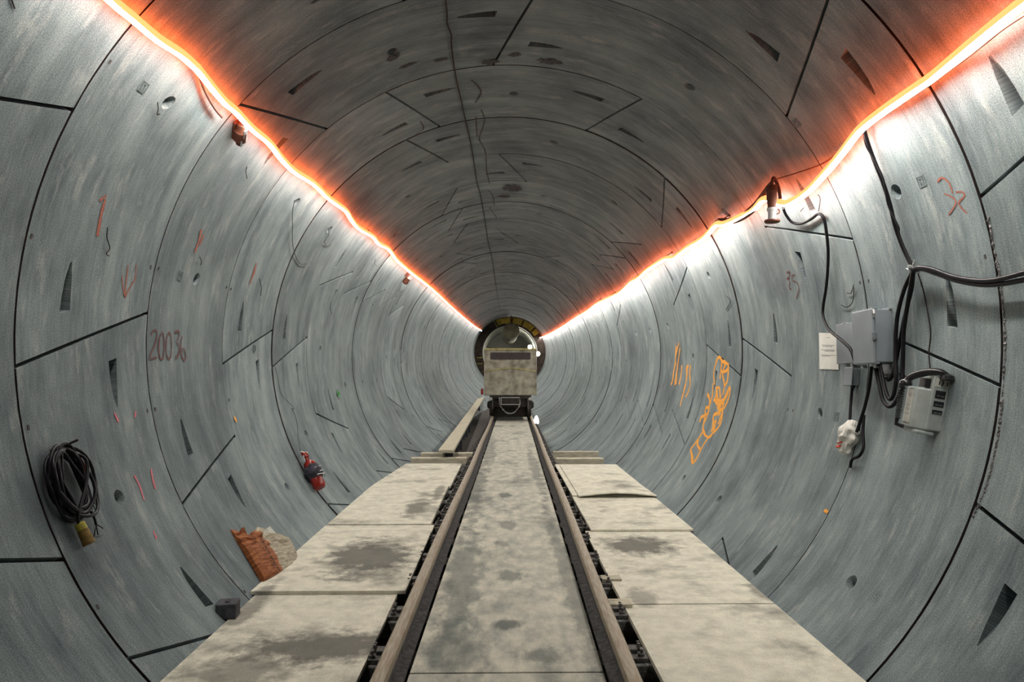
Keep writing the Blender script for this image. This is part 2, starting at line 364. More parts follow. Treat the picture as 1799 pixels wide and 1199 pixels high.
    if pockets:                           # grout hole in the middle
        ii = min(range(nu), key=lambda k: abs(Ul[k] - hu)); jj = min(range(nv), key=lambda k: abs(Vl[k] - hv))
        ring = [idx[ii + a, jj + b] for a, b in ((1, 0), (1, 1), (0, 1), (-1, 1), (-1, 0), (-1, -1), (0, -1), (1, -1))]
        def circ(rad, dr): return [place(hu + rad / span * math.cos(math.pi * k / 8), hv + rad / W_ * math.sin(math.pi * k / 8), dr) for k in range(16)]
        c0 = circ(0.046, 0); c1 = circ(0.030, 0.03); c2 = circ(0.028, 0.09)
        for k in range(8): mb.f.append((ring[k], ring[(k + 1) % 8], c0[(2 * k + 2) % 16], c0[2 * k + 1], c0[2 * k]))
        for q0, q1 in ((c0, c1), (c1, c2)):
            for k in range(16): mb.f.append((q0[k], q0[(k + 1) % 16], q1[(k + 1) % 16], q1[k]))
        mb.f.append(tuple(c2))
    # edges running back into the joints
    for si, seq in enumerate(([(i, 0) for i in range(nu)], [(i, nv - 1) for i in range(nu)][::-1], [(0, j) for j in range(nv)][::-1], [(nu - 1, j) for j in range(nv)])):
        ob = [place(Ul[i], Vl[j], 0.10) for i, j in seq]
        for k in range(len(seq) - 1):
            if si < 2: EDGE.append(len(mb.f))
            mb.f.append((idx[seq[k + 1]], idx[seq[k]], ob[k], ob[k + 1]))
wall = bpy.data.objects.new('wall_tunnel', None); C.objects.link(wall); struct(wall)
wall['label'] = 'round tunnel lining of blue-grey precast concrete segments'
GAP = 0.014
def ring_jobs(i):
    T = TYPES[RT.get(i, (1, 0, 2, 3, 6)[(i * 7 + 3) % 5])]; rr = R + ((i * 37) % 7 - 3) * 0.0016
    wide = lambda j: .022 if j == 0 else GAP
    return T, rr, seam(i - 1) + wide(i - 1) / 2, seam(i) - wide(i) / 2
random.seed(3)
for i in range(-1, NSEG):
    T, rr, y0, y1 = ring_jobs(i)
    for k in range(len(T)):
        A = T[k]; B = T[(k + 1) % len(T)]
        if (B[0] + B[1]) < (A[0] + A[1]): B = (B[0] + 360, B[1] + 360)
        mb = MB(); uvs = []; segment_geo(mb, uvs, rr + random.uniform(-.0025, .0025), y0, y1, A, B); mb.uv = uvs
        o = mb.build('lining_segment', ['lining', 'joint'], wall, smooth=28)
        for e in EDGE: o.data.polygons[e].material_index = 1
        EDGE.clear()
def joined(name, rng, pockets):
    mb = MB(); uvs = []
    for i in rng:
        T, rr, y0, y1 = ring_jobs(i)
        for k in range(len(T)):
            A = T[k]; B = T[(k + 1) % len(T)]
            if (B[0] + B[1]) < (A[0] + A[1]): B = (B[0] + 360, B[1] + 360)
            segment_geo(mb, uvs, rr + random.uniform(-.002, .002), y0, y1, A, B, pockets, 4.0)
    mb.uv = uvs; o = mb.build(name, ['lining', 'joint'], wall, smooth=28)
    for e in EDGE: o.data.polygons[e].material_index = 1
    EDGE.clear(); o['kind'] = 'stuff'; return o
YEND = seam(35) + 0.02
joined('distant_lining_segments', range(NSEG, 36), True)
joined('lining_segments_behind', range(-7, -1), False)
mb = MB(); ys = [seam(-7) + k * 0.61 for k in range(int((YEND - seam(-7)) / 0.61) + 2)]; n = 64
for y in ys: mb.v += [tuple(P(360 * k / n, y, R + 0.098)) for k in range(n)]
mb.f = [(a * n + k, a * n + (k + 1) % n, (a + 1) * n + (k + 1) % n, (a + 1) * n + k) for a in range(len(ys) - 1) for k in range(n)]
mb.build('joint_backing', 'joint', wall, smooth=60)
# cast marks beside the grout holes
def cast_mark(px, py, big=1.0):
    m = WM(px, py, 0.001); mb = MB(); s = 0.030 * big
    for c, d in (((0, s, 0), (2 * s, .005, .006)), ((0, -s, 0), (2 * s, .005, .006)), ((s, 0, 0), (.005, 2 * s, .006)), ((-s, 0, 0), (.005, 2 * s, .006)),
                 ((-.4 * s, .3 * s, 0), (.007, .7 * s, .007)), ((.4 * s, .3 * s, 0), (.007, .7 * s, .007)), ((-.35 * s, -.5 * s, 0), (.4 * s, .008, .007)), ((.4 * s, -.45 * s, 0), (.007, .6 * s, .007)), ((0, .65 * s, 0), (1.1 * s, .007, .007))):
        mb.box(c, d)
    mb.build('cast_mark', 'lining', wall, matrix=m)
for a in ((252, 153), (317, 484), (164, 893), (1619, 319), (1541, 1049), (1400, 216), (1470, 732), (447, 612)): cast_mark(*a)
def dowel(px, py):
    MB().box((0, 0, 0), (.014, .022, .003)).build('dowel_hole', 'hole', wall, matrix=WM(px, py, 0.0015))
for a in ((171, 92), (193, 109), (30, 409), (56, 415), (265, 469), (279, 472), (24, 754), (50, 751), (259, 722), (273, 719), (1511, 497), (1526, 494), (1731, 451), (398, 505), (406, 508), (403, 703), (1384, 720), (1393, 722), (430, 1040), (172, 1066)): dowel(*a)

# ------------------------------------------------------------------ paint, cracks and stains on the lining
def ribbon(name, m, strokes, width, n=0.003, k=5, parent=wall):
    mb = MB(); mb.uv = []
    for st in strokes:
        pts = [Vector((W(x, y)[0], W(x, y)[1], 0)) for x, y in st]; pts = smooth_path(pts, k) if len(pts) > 2 else [pts[0].lerp(pts[1], t / 4) for t in range(5)]
        o = len(mb.v); run = 0
        for i, p in enumerate(pts):
            q, z = pts[max(i - 1, 0)], pts[min(i + 1, len(pts) - 1)]
            du, dv = math.radians(z.x - q.x) * R, z.y - q.y; l = math.hypot(du, dv) or 1
            hw = width / 2 * (0.75 + 0.5 * noise.noise(Vector((p.x * .7, p.y * 5, 1.3))) + .25)
            for sg in (-1, 1):
                mb.v.append(tuple(P(p.x + sg * math.degrees(dv / l * hw / R), p.y - sg * du / l * hw, R - n - .001 * random.random())))
                mb.uv.append((i * .1, 0 if sg < 0 else 1))
            if i: mb.f.append((o + 2 * i - 2, o + 2 * i, o + 2 * i + 1, o + 2 * i - 1))
    return mb.build(name, m, parent)
random.seed(11)
def cr(sx, sy, ox, oy, st): return [[(ox + x / sx, oy + y / sy) for x, y in s] for s in st]
g = lambda st: cr(4.994, 4.994, 1150, 590, st)      # strokes read off a 5x enlargement
ribbon('orange_spray_paint', 'orange', g([
 [(530, 430), (520, 330), (545, 230), (565, 190), (590, 215), (585, 300), (575, 380)], [(585, 215), (620, 240), (650, 250), (640, 300), (600, 320), (585, 300)],
 [(600, 230), (645, 225), (650, 270), (640, 400), (610, 450)], [(625, 250), (600, 330), (615, 440), (600, 520)],
 [(540, 450), (550, 500), (530, 560), (555, 600), (545, 480), (570, 460), (575, 560), (550, 640)], [(655, 455), (640, 520), (600, 580), (660, 460), (655, 540), (610, 640), (560, 660)],
 [(560, 560), (590, 600), (560, 640), (600, 660), (580, 720), (560, 780)], [(590, 520), (570, 590), (610, 600), (560, 680), (520, 700), (515, 790), (500, 850)],
 [(465, 510), (485, 560), (480, 620), (450, 640), (445, 700), (430, 790), (425, 840)], [(450, 630), (480, 640), (460, 690), (410, 720), (400, 760)],
 [(425, 820), (450, 880), (490, 890), (520, 840), (540, 750), (520, 780), (525, 860)], [(600, 650), (590, 740), (560, 810), (480, 890), (420, 980), (370, 1080), (335, 1130)],
 [(425, 840), (385, 910), (340, 970), (320, 1000), (330, 1060), (335, 1125)], [(385, 910), (380, 960), (400, 1000)], [(515, 420), (510, 520), (490, 600), (470, 690), (440, 760)],
 [(300, 265), (280, 290), (285, 380), (265, 450), (250, 520)], [(320, 260), (310, 330), (315, 420), (295, 500), (270, 540)]]), 0.046)
ribbon('orange_spray_mist', 'orangemist', g([
 [(215, 65), (200, 120), (185, 200), (190, 260)], [(190, 90), (185, 170), (180, 260), (165, 340), (155, 420)], [(225, 110), (215, 190), (200, 300), (190, 430)], [(240, 260), (235, 340), (215, 430)],
 [(170, 330), (160, 400), (145, 430)], [(205, 280), (185, 380), (180, 440)], [(290, 270), (280, 400), (250, 520), (225, 620)], [(545, 480), (560, 600), (580, 660), (560, 700)], [(520, 560), (560, 580), (620, 560)]]), 0.075, n=0.0025)
g2 = lambda st: cr(2.998, 2.998, 0, 400, st)
ribbon('painted_number', 'crayon', g2([[(795, 565), (803, 545), (818, 540), (824, 565), (812, 620), (785, 688), (825, 684)],
 [(850, 555), (838, 580), (833, 640), (842, 690), (857, 685), (862, 630), (860, 570), (850, 552)], [(888, 552), (876, 585), (872, 640), (882, 688), (897, 680), (902, 620), (898, 570), (888, 552)],
 [(918, 552), (935, 545), (942, 568), (928, 600), (942, 625), (940, 665), (922, 688)], [(958, 572), (950, 620), (955, 680), (968, 700), (976, 680), (970, 645), (955, 640)]]), 0.013, n=0.004)
ribbon('painted_number', 'crayon', cr(2.855, 2.855, 1350, 400, [[(92, 225), (110, 222), (105, 250), (95, 255), (108, 270), (106, 300), (118, 312)], [(135, 238), (122, 240), (122, 265), (145, 275), (155, 310), (142, 355)]]), 0.012, n=0.004)
ribbon('red_arrow_mark', 'redpaint', g2([[(673, 195), (665, 260), (655, 365)], [(640, 250), (645, 310), (657, 370)], [(715, 195), (710, 270), (690, 300), (658, 362)]]), 0.014)
ribbon('red_paint_mark', 'redpaint', [[(186, 344), (174, 352)], [(184, 350), (178, 372), (174, 395), (170, 415)], [(180, 365), (172, 400)]] + g2([[(1060, 10), (1045, 70), (1025, 130)], [(1070, 40), (1050, 90)], [(1345, 200), (1330, 250), (1315, 295)]]) + [[(450, 462), (446, 480), (438, 498)]], 0.03)
ribbon('red_paint_mark', 'redpaint', cr(4, 4, 1430, 100, [[(870, 880), (900, 850), (950, 880), (980, 960)], [(920, 960), (980, 990), (1000, 1030), (950, 1110)], [(1000, 950), (1050, 950), (1060, 980), (1020, 1030), (1080, 1100)]]), 0.014)
ribbon('pink_paint_mark', 'pinkpaint', g2([[(600, 975), (622, 1025)], [(712, 970), (708, 1000)]]) + cr(2.862, 2.862, 0, 780, [[(672, 160), (700, 215), (722, 285)], [(758, 128), (764, 170), (780, 230)], [(768, 440), (785, 480)]]), 0.026)
ribbon('orange_paint_dab', 'orange', [[(411, 733), (415, 742)], [(1449, 897), (1455, 901)]], 0.03)
ribbon('crown_crack', 'crack', [[(845, 192), (851, 212), (842, 242), (846, 252), (853, 268), (855, 300), (860, 322)], [(836, 205), (838, 240)], [(845, 336), (858, 334), (866, 345), (868, 362), (860, 365), (872, 382), (866, 395)], [(835, 180), (845, 160), (828, 140)],
 [(872, 400), (888, 414)], [(738, 212), (744, 226), (730, 236)]], 0.016)
def patch(px, py, ru, rv):              # irregular stain: fan on the lining
    p, y = W(px, py); mb = MB(); mb.uv = []; n = 24; rings = 5
    for i in range(rings + 1):
        for k in range(n):
            a = 2 * math.pi * k / n; f = i / rings
            mb.v.append(tuple(P(p + math.degrees(ru * f * math.cos(a) / R), y + rv * f * math.sin(a), R - .0025))); mb.uv.append((k / n, .5 + f / 2))
    mb.f = [(i * n + k, i * n + (k + 1) % n, (i + 1) * n + (k + 1) % n, (i + 1) * n + k) for i in range(rings) for k in range(n)]
    mb.build('crown_stain', 'stain', wall)
for q in ((900, 330, .28, .42), (885, 345, .2, .2), (862, 108, .16, .12), (690, 100, .12, .10), (775, 105, .12, .06), (968, 108, .2, .1), (905, 96, .1, .08), (715, 115, .14, .06)): patch(*q)
mb = MB(); bead = wpath([(1738, 380), (1747, 430), (1756, 470), (1764, 530), (1768, 580), (1767, 640), (1763, 700), (1756, 765), (1745, 820), (1732, 865), (1718, 895), (1712, 910)], 0.0, 14)
mb.tube(bead, lambda t: 0.013 * (0.7 + 0.6 * abs(noise.noise(Vector((t * 90, 0, 0))))), 7, 0.35).build('sealant_bead', 'sealant', wall)

# ------------------------------------------------------------------ floor: bed, slabs, sleepers, rails
fl = MB(); fl.box((0, 4.5, -0.19), (3.1, 15.0, .1)); fl.box((-.08, 29.0, -0.19), (1.9, 34.2, .1))
floor = struct(fl.build('floor', 'bed'))
floor['label'] = 'dark dirty track bed under the slabs'
def mid(y): return -0.085 + 0.0163 * y
def slab(name, y0, y1, hw, z0, z1, m, parent=None, bow=0, off=0):
    mb = MB(); n = 10 if bow else max(2, int((y1 - y0) / 1.5) + 1)
    for (a, b) in ((y0, y1),):
        mb.hexa([(mid(a) - hw + off, a, z0), (mid(a) + hw + off, a, z0), (mid(b) + hw + off, b, z0), (mid(b) - hw + off, b, z0)], [(mid(a) - hw + off, a, z1), (mid(a) + hw + off, a, z1), (mid(b) + hw + off, b, z1), (mid(b) - hw + off, b, z1)])
    return mb.build(name, m, parent, bevel=.004)
for a, b in ((-2.0, 3.405), (3.417, 9.625), (9.64, 19.0), (19.012, 30)): slab('floor_slab', a, b, 0.475, -0.03, 0.0, 'slab', floor)
def rail(side, label):
    prof = [(-.065, -.03), (.065, -.03), (.065, -.018), (.012, .0), (.011, .085), (.036, .098), (.037, .118), (.030, .128), (.018, .131), (-.018, .131), (-.030, .128), (-.037, .118), (-.036, .098), (-.011, .085), (-.012, .0), (-.065, -.018)]
    t = thing('rail', label, 'rail', Matrix.Identity(4))
    for nm, sel, mm in (('rail_head', range(5, 13), 'rust'), ('rail_web', [4, 13, 14, 3], 'railside'), ('rail_foot', [0, 1, 2, 3, 14, 15], 'railside')):
        mb = MB(); pr = [prof[k] for k in sel]; n = len(pr); ys = [-2 + 1.5 * k for k in range(21)]
        for y in ys:
            wob = 0.006 * math.sin(y * .9 + side)
            mb.v += [(mid(y) + side * 0.565 + x + wob, y, z) for x, z in pr]
        mb.f = [(i * n + k, i * n + (k + 1) % n, (i + 1) * n + (k + 1) % n, (i + 1) * n + k) for i in range(len(ys) - 1) for k in range(n)]
        mb.f += [tuple(range(n))[::-1], tuple((len(ys) - 1) * n + k for k in range(n))]
        mb.build(nm, mm, t, smooth=40)
rail(-1, 'rusty steel rail on the side of the paper sack and fire extinguisher')
rail(1, 'rusty steel rail on the side of the telephone and grey boxes')
def sleeper(y, first=None):
    if first is None:
        t = thing('sleeper', 'old timber sleeper under the rails, showing in the gaps beside them', 'sleeper', Matrix.Translation((0, 0, 0)), 'sleepers under the track')
        MB().box((0, 0, -.085), (2.55, .20, .104)).build('beam', 'tie', t, bevel=.008)
        for s in (-1, 1):
            mb = MB()
            mb.box((s * .565 + s * .115, 0, -.020), (.10, .15, .024)); mb.box((s * .565 + s * .096, .02, -.002), (.05, .07, .03)); 
            ch = mb.build('rail_chair', 'chair', t, bevel=.004)
            for yy in (-.045, .03, .06):
                b = MB(); b.lathe((s * .565 + s * .135, yy, -.012), (0, 0, 1), [(0, .017), (.018, .017), (.019, .009), (.04, .009)], 6); b.build('bolt', 'chair', ch)
        return t
    t = first.copy(); C.objects.link(t); t.location = (mid(y), y, 0)
    beam = short if y > 11.3 else None
    for ch in list(first.children):
        c = ch.copy(); C.objects.link(c); c.parent = t
        if beam and ch.name == 'beam': c.data = beam
        for gg in ch.children:
            d = gg.copy(); C.objects.link(d); d.parent = c
    return t
_b = MB().box((0, 0, -.085), (1.46, .20, .104)); short = bpy.data.meshes.new('short_beam'); short.from_pydata(_b.v, [], _b.f); short.materials.append(M['tie'])
s0 = sleeper(0); y = 1.8; s0.location = (mid(1.8), 1.8, 0)
while y < 19.2:
    y += 0.62; sleeper(y, s0)
# loose stones and grit in the gaps beside the rails
random.seed(5); mb = MB()
for k in range(520):
    s = random.choice((-1, 1)); y = 2.6 + 9.5 * random.random() ** 1.3; x = mid(y) + s * random.choice((random.uniform(.63, .71), random.uniform(.49, .52)))
    r = random.uniform(.006, .022); o = len(mb.v); z0 = -.135 + random.uniform(0, .012)
    pts = [(x + r * random.uniform(.6, 1.2) * math.cos(a), y + r * random.uniform(.6, 1.2) * math.sin(a), z0) for a in (0, 1.3, 2.5, 3.8, 5.1)] + [(x, y, z0 + r * random.uniform(.6, 1.2))]
    mb.add(pts, [(0, 1, 5), (1, 2, 5), (2, 3, 5), (3, 4, 5), (4, 0, 5), (4, 3, 2, 1, 0)])
o = mb.build('track_grit', 'tie', floor); o['kind'] = 'stuff'

# ------------------------------------------------------------------ walkway sheets and timbers
def sheet(label, x0, x1, y0, y1, z0, z1, bow=0.0, skew=(0, 0, 0, 0), m='sheet'):
    nx, ny = 12, 6; mb = MB()
    for lev in (0, 1):
        for j in range(ny + 1):
            for i in range(nx + 1):
                u, v = i / nx, j / ny; xa = x0 + (skew[0] * (1 - v) + skew[3] * v); xb = x1 + (skew[1] * (1 - v) + skew[2] * v)
                x = xa + (xb - xa) * u; y = y0 + (y1 - y0) * v; b = bow * math.sin(math.pi * u) * (1 - v) ** 1.5
                zz = (z0, z1)[lev] + b + .002 * noise.noise(Vector((x * 2, y * 2, 3)))
                mb.v.append((x, y, zz))
    N = (nx + 1) * (ny + 1); q = lambda i, j: j * (nx + 1) + i
    for j in range(ny):
        for i in range(nx):
            mb.f.append((N + q(i, j), N + q(i + 1, j), N + q(i + 1, j + 1), N + q(i, j + 1))); mb.f.append((q(i, j + 1), q(i + 1, j + 1), q(i + 1, j), q(i, j)))
    bd = [(i, 0) for i in range(nx)] + [(nx, j) for j in range(ny)] + [(nx - i, ny) for i in range(nx)] + [(0, ny - j) for j in range(ny)]
    for k in range(len(bd)):
        a, b = q(*bd[k]), q(*bd[(k + 1) % len(bd)]); mb.f.append((a, b, N + b, N + a))
    return tag(mb.build('walkway_sheet', m, smooth=30), label, 'walkway sheet', 'sheets laid beside the track')
sheet('stained walkway sheet beside the black block, ending where the sack stands', -1.678, -.745, -1.5, 4.60, -.028, 0.0)
sheet('walkway sheet the paper sack stands on, with a dark wet ring', -1.71, -.69, 4.595, 6.52, 0.002, .024, skew=(0, .0, 0, 0))
sheet('walkway sheet below the fire extinguisher with a dark diagonal stain', -1.70, -.725, 6.536, 8.65, .004, .031)
sheet('walkway sheet running up to the pair of timbers on the extinguisher side', -1.70, -.70, 8.664, 10.78, .004, .029, skew=(0, 0, .02, .15))
sheet('pale walkway sheet below the telephone', .715, 1.678, -1.5, 4.37, -.028, 0.0)
sheet('walkway sheet with a dark oval wet patch', .715, 1.678, 4.386, 6.36, -.028, 0.0)
sheet('clean walkway sheet overlapping the one with the oval patch', .765, 1.712, 6.33, 8.02, .002, .02)
sheet('lower sheet peeping out from under the bowed one', .765, 1.715, 7.985, 10.62, .021, .033)
sheet('bowed walkway sheet lifting off the sheet beneath it', .83, 1.725, 7.88, 10.45, .0345, .047, bow=.035, skew=(0, 0, -.1, 0))
def timber(label, x0, x1, y, z0, z1, d, m='timber', cat='timber', name='timber_beam'):
    b = MB(); n = 8
    for k in range(n + 1):
        x = x0 + (x1 - x0) * k / n; j = .004 * noise.noise(Vector((x * 4, y, 0)))
        b.v += [(x, y - d / 2, z0), (x, y + d / 2, z0), (x, y + d / 2 + j, z1 + j), (x, y - d / 2 + j, z1 + j)]
    b.f = [(k * 4 + a, k * 4 + (a + 1) % 4, k * 4 + 4 + (a + 1) % 4, k * 4 + 4 + a) for k in range(n) for a in range(4)] + [(3, 2, 1, 0), tuple(n * 4 + a for a in range(4))]
    return tag(b.build(name, m, bevel=.008), label, cat)
timber('squared timber laid across at the end of the extinguisher-side walkway, nearer the sheets', -1.52, -.62, 11.15, -.03, .075, .17)
timber('squared timber on the extinguisher side behind the first, against the plank walk', -1.44, -.55, 11.80, -.03, .075, .17)
timber('squared timber laid across at the end of the telephone-side walkway, next to the sheets', .82, 1.58, 11.05, -.03, .075, .17)
timber('scuffed upright board behind the telephone-side timber', .82, 1.60, 11.75, -.03, .10, .10)
a = G(1093, 1058, .02)
MB().box((a.x - .03, a.y, .012), (.17, .11, .022)).build('timber_offcut', 'timber', bevel=.003)
tag(bpy.data.objects['timber_offcut'], 'short board offcut bridging the gap beside the telephone-side rail', 'board')
a = G(1078, 1013, .02)
MB().box((a.x - .02, a.y, .0), (.14, .10, .03)).build('timber_offcut', 'timber', bevel=.003)
tag(bpy.data.objects['timber_offcut.001'], 'smaller offcut wedged beside the rail next to the short board', 'board')
# raised plank walk past the timbers
pl = [W(765, 794), W(805, 745), W(845, 695)]
zp = 0.20
def plank(label, a, b, c, d):
    q = [G(*p, zp) for p in (a, b, c, d)]; mb = MB()
    mb.hexa([(v.x, v.y, zp - .05) for v in q], [(v.x, v.y, zp) for v in q]); t = thing('plank_walk', label, 'plank', Matrix.Identity(4), 'raised plank walk')
    mb.build('plank', 'timber', t, bevel=.005)
    for f in (.04, .5, .94):
        p0 = q[1].lerp(q[2], f); p1 = q[0].lerp(q[3], f)
        MB().box((p0.x - .06, p0.y, (zp - .05 - .14) / 2), (.07, .09, zp - .05 + .14)).build('support', 'darktimber', t)
        MB().box((p1.x + .13, p1.y, (zp - .05 - .14) / 2), (.07, .09, zp - .05 + .14)).build('support', 'darktimber', t)
plank('raised plank starting at the timbers on the extinguisher side', (770, 791), (797, 791), (825, 742), (806, 745))
plank('farther raised plank running on to the locomotive', (806, 744.5), (825.5, 741.5), (853, 694), (845, 693))
# dark block by the wall, and the paper sack
a = G(396, 1090); b = thing('timber_block', 'small black square block against the foot of the wall near the sack', 'block', Matrix.Translation((a.x - .01, a.y + .06, 0)) @ Matrix.Rotation(.16, 4, 'Z'))
MB().box((0, 0, .045), (.118, .12, .09)).build('body', 'darktimber', b, bevel=.006)
MB().box((0, -.01, .091), (.022, .03, .006)).build('slot', 'black', b)
# ------------------------------------------------------------------ rope lights
def rope(name, label, px, closer, low):
    pts = []
    for p in px:
        h = p[2] if len(p) > 2 else closer; ph, y = W(p[0], p[1], h); pts.append(Vector((ph, y, h)))
    first = pts[0]
    pts = [Vector((first.x, first.y - .55, closer)), Vector((first.x, first.y - .3, closer))] + pts
    pts = smooth_path(pts, 4); t = thing(name, label, 'rope light', Matrix.Identity(4), 'rope lights along the tunnel')
    for nm, a0, a1, mm, rad in (('glowing_core', low, -6, 'glow', .026), ('added_halo', -6, 128, 'reddim', .025), ('added_halo', 128, 215, 'redglow', .025), ('added_halo', 215, 360 + low, 'reddim', .025)):  # red arcs are added emitters that throw the halo on the wall
        mb = MB(); n = 5
        for v in pts:
            ph, y, h = v; c = P(ph, y, R - h); a = math.radians(ph); nn = Vector((-math.sin(a), 0, -math.cos(a)))
            up = Vector((math.cos(a), 0, -math.sin(a))); up = -up if ph > 0 else up
            for k in range(n):
                th = math.radians(a0 + (a1 - a0) * k / (n - 1)); mb.v.append(tuple(c + (nn * math.cos(th) + up * math.sin(th)) * rad))
        mb.f = [(i * n + k, i * n + k + 1, (i + 1) * n + k + 1, (i + 1) * n + k) for i in range(len(pts) - 1) for k in range(n - 1)]
        mb.build(nm, mm, t, smooth=80)
    return t
LEFT = [(197, 0), (233, 30), (277, 67), (317, 93), (343, 116), (349, 122), (375, 155), (397, 180), (414, 194), (443, 225), (473, 250), (495, 278), (517, 300), (550, 321), (577, 347), (607, 369), (616, 383), (630, 400), (655, 415), (666, 428), (683, 437), (696, 455), (710, 468), (723, 479), (749, 499), (771, 518), (795, 541), (817, 560), (846, 581)]
RIGHT = [(1799, 3), (1764, 30), (1717, 68), (1667, 110), (1633, 138), (1600, 160), (1553, 193), (1517, 221), (1500, 240), (1480, 267), (1450, 303), (1417, 337), (1383, 357), (1360, 352), (1341, 350), (1320, 370), (1275, 392), (1258, 394), (1237, 417), (1206, 436), (1185, 452), (1167, 455), (1136, 475), (1122, 488), (1108, 496), (1090, 513), (1073, 522), (1048, 534), (1034, 545), (1006, 562), (985, 576), (947, 594)]
rope('rope_light', 'long glowing rope light with red fringe, strung along the wall above the cable coil', LEFT, .085, -100)
rope('rope_light', 'long sagging rope light with red fringe, strung along the wall above the telephone', RIGHT, .12, -128)
def hook(px, py, h):
    p, y = W(px, py, h); mb = MB(); mb.tube([P(p, y, R), P(p, y, R - h * .5), P(p, y, R - h + .012)], .005, 6); mb.tube([P(p, y, R + .002), P(p, y, R - .010)], .016, 10)
    tag(mb.build('cable_hook', 'wire'), 'small dark hook carrying a rope light on the lining', 'hook', 'hooks under the rope lights')
for a in ((345, 117), (655, 413), (696, 452), (1262, 390), (1206, 432), (1167, 452), (1136, 471), (1048, 530), (1072, 519), (1520, 218)): hook(*a, .085 if a[0] < 900 else .12)

# ------------------------------------------------------------------ lamps and cables on the wall above the telephone
def cable(name, label, px, r, m='rubber', n=.02, cat='cable', group=None, k=6):
    return tag(MB().tube(wpath(px, n, k), r, 8).build(name, m, smooth=60), label, cat, group)
cable('power_cable', 'thin dark messenger wire hung along the rope light above the telephone', [(1250, 398, .05), (1262, 387, .06), (1290, 381, .09), (1320, 362, .09), (1350, 324, .06), (1362, 316, .06), (1400, 304, .05), (1450, 285, .05), (1500, 246, .05), (1520, 220, .07), (1545, 204, .10)], .005, 'redcable')
cable('power_cable', 'heavy rust-brown cable swagged from the hanging cylinder lamp', [(1258, 390, .07), (1268, 388, .10), (1290, 390, .12), (1312, 380, .13), (1332, 362, .12), (1342, 345, .11), (1352, 325, .09)], .015, 'redcable')
cable('power_cable', 'second cable of the swag beside the hanging cylinder lamp', [(1262, 385, .08), (1290, 383, .12), (1318, 366, .13), (1338, 342, .12), (1354, 322, .10)], .009, 'redcable')
cable('power_cable', 'brown cable running under the rope light near the hook with the black cable', [(1520, 226, .09), (1560, 199, .10), (1620, 158, .10), (1700, 100, .10), (1766, 48, .10), (1820, 14, .10)], .006, 'redcable')
cable('power_cable', 'pale cable running down from the lamp to the grey box', [(1376, 366, .09), (1381, 378, .06), (1392, 391, .035), (1408, 393, .03), (1425, 385, .03), (1438, 376, .03), (1447, 384, .03), (1452, 410, .03), (1455, 450, .03), (1452, 500, .03), (1446, 540, .035), (1447, 560, .05), (1457, 580, .08), (1478, 598, .11), (1494, 614, .12), (1501, 634, .12), (1502, 642, .10)], .011)
t = thing('hanging_lamp', 'rust-brown cylinder lamp hanging below the rope light', 'lamp', Matrix.Translation(WP(1356, 358, .26)))
u = 1.0
MB().lathe((0, 0, .135), (0, 0, -1), [(0, .025), (.004, .040), (.05, .042), (.052, .036), (.10, .036), (.15, .030), (.17, .029)], 20).build('housing', 'redcable', t, smooth=40)
MB().lathe((0, 0, -.033), (0, 0, -1), [(0, .036), (.02, .036), (.02, .029), (.09, .029)], 20).build('glass_guard', 'ragpale', t, smooth=40)
MB().lathe((0, 0, -.118), (0, 0, -1), [(0, .030), (.003, .054), (.014, .056), (.020, .050)], 24).build('bottom_cap', 'redcable', t, smooth=40)
MB().tube(smooth_path([(.04, 0, -.04), (.055, 0, -.05), (.05, 0, -.07), (.03, 0, -.075)], 4), .005, 6).build('latch', 'redcable', t)
MB().tube(smooth_path([(0, 0, .13), (.01, 0, .18), (.03, .02, .19), (.06, .02, .12), (.07, .02, .04)], 5), .012, 8).build('lead', 'redcable', t)
t = thing('wall_lamp', 'small bracket lamp under the rope light above the cable coil', 'lamp', WM(413, 226, .0, 0))
rz = Matrix.Rotation(math.radians(-38), 3, 'Z')
MB().box((0, 0, .012), (.15, .06, .024), rz).build('back_plate', 'redcable', t, bevel=.004)
MB().lathe(rz @ Vector((-.09, .0, .05)), rz @ Vector((1, 0, 0)), [(0, .016), (.01, .030), (.06, .036), (.07, .045), (.15, .045), (.155, .03), (.19, .026)], 16).build('housing', 'redcable', t, smooth=40)
MB().box(rz @ Vector((-.02, .0, .09)), (.07, .035, .006), rz).build('clip', 'steel', t)
MB().box(rz @ Vector((.06, -.02, .085)), (.05, .022, .006), rz).build('clip', 'steel', t)
MB().tube(wpath([(346, 122), (360, 160), (377, 190), (390, 206)], .04, 5), .008).build('lead_cable', 'redcable')
tag(bpy.data.objects['lead_cable'], 'short cable from the rope light down to the bracket lamp', 'cable')
t = thing('wall_lamp', 'tiny red-brown lamp hung under the rope light deep in the tunnel', 'lamp', WM(712, 483, .0, 0))
MB().lathe((0, 0, .08), (.3, -1, 0), [(0, .02), (.01, .05), (.12, .06), (.14, .04)], 14).build('housing', 'redcable', t, smooth=40)
MB().box((0, .02, .035), (.08, .08, .07)).build('bracket', 'redcable', t)

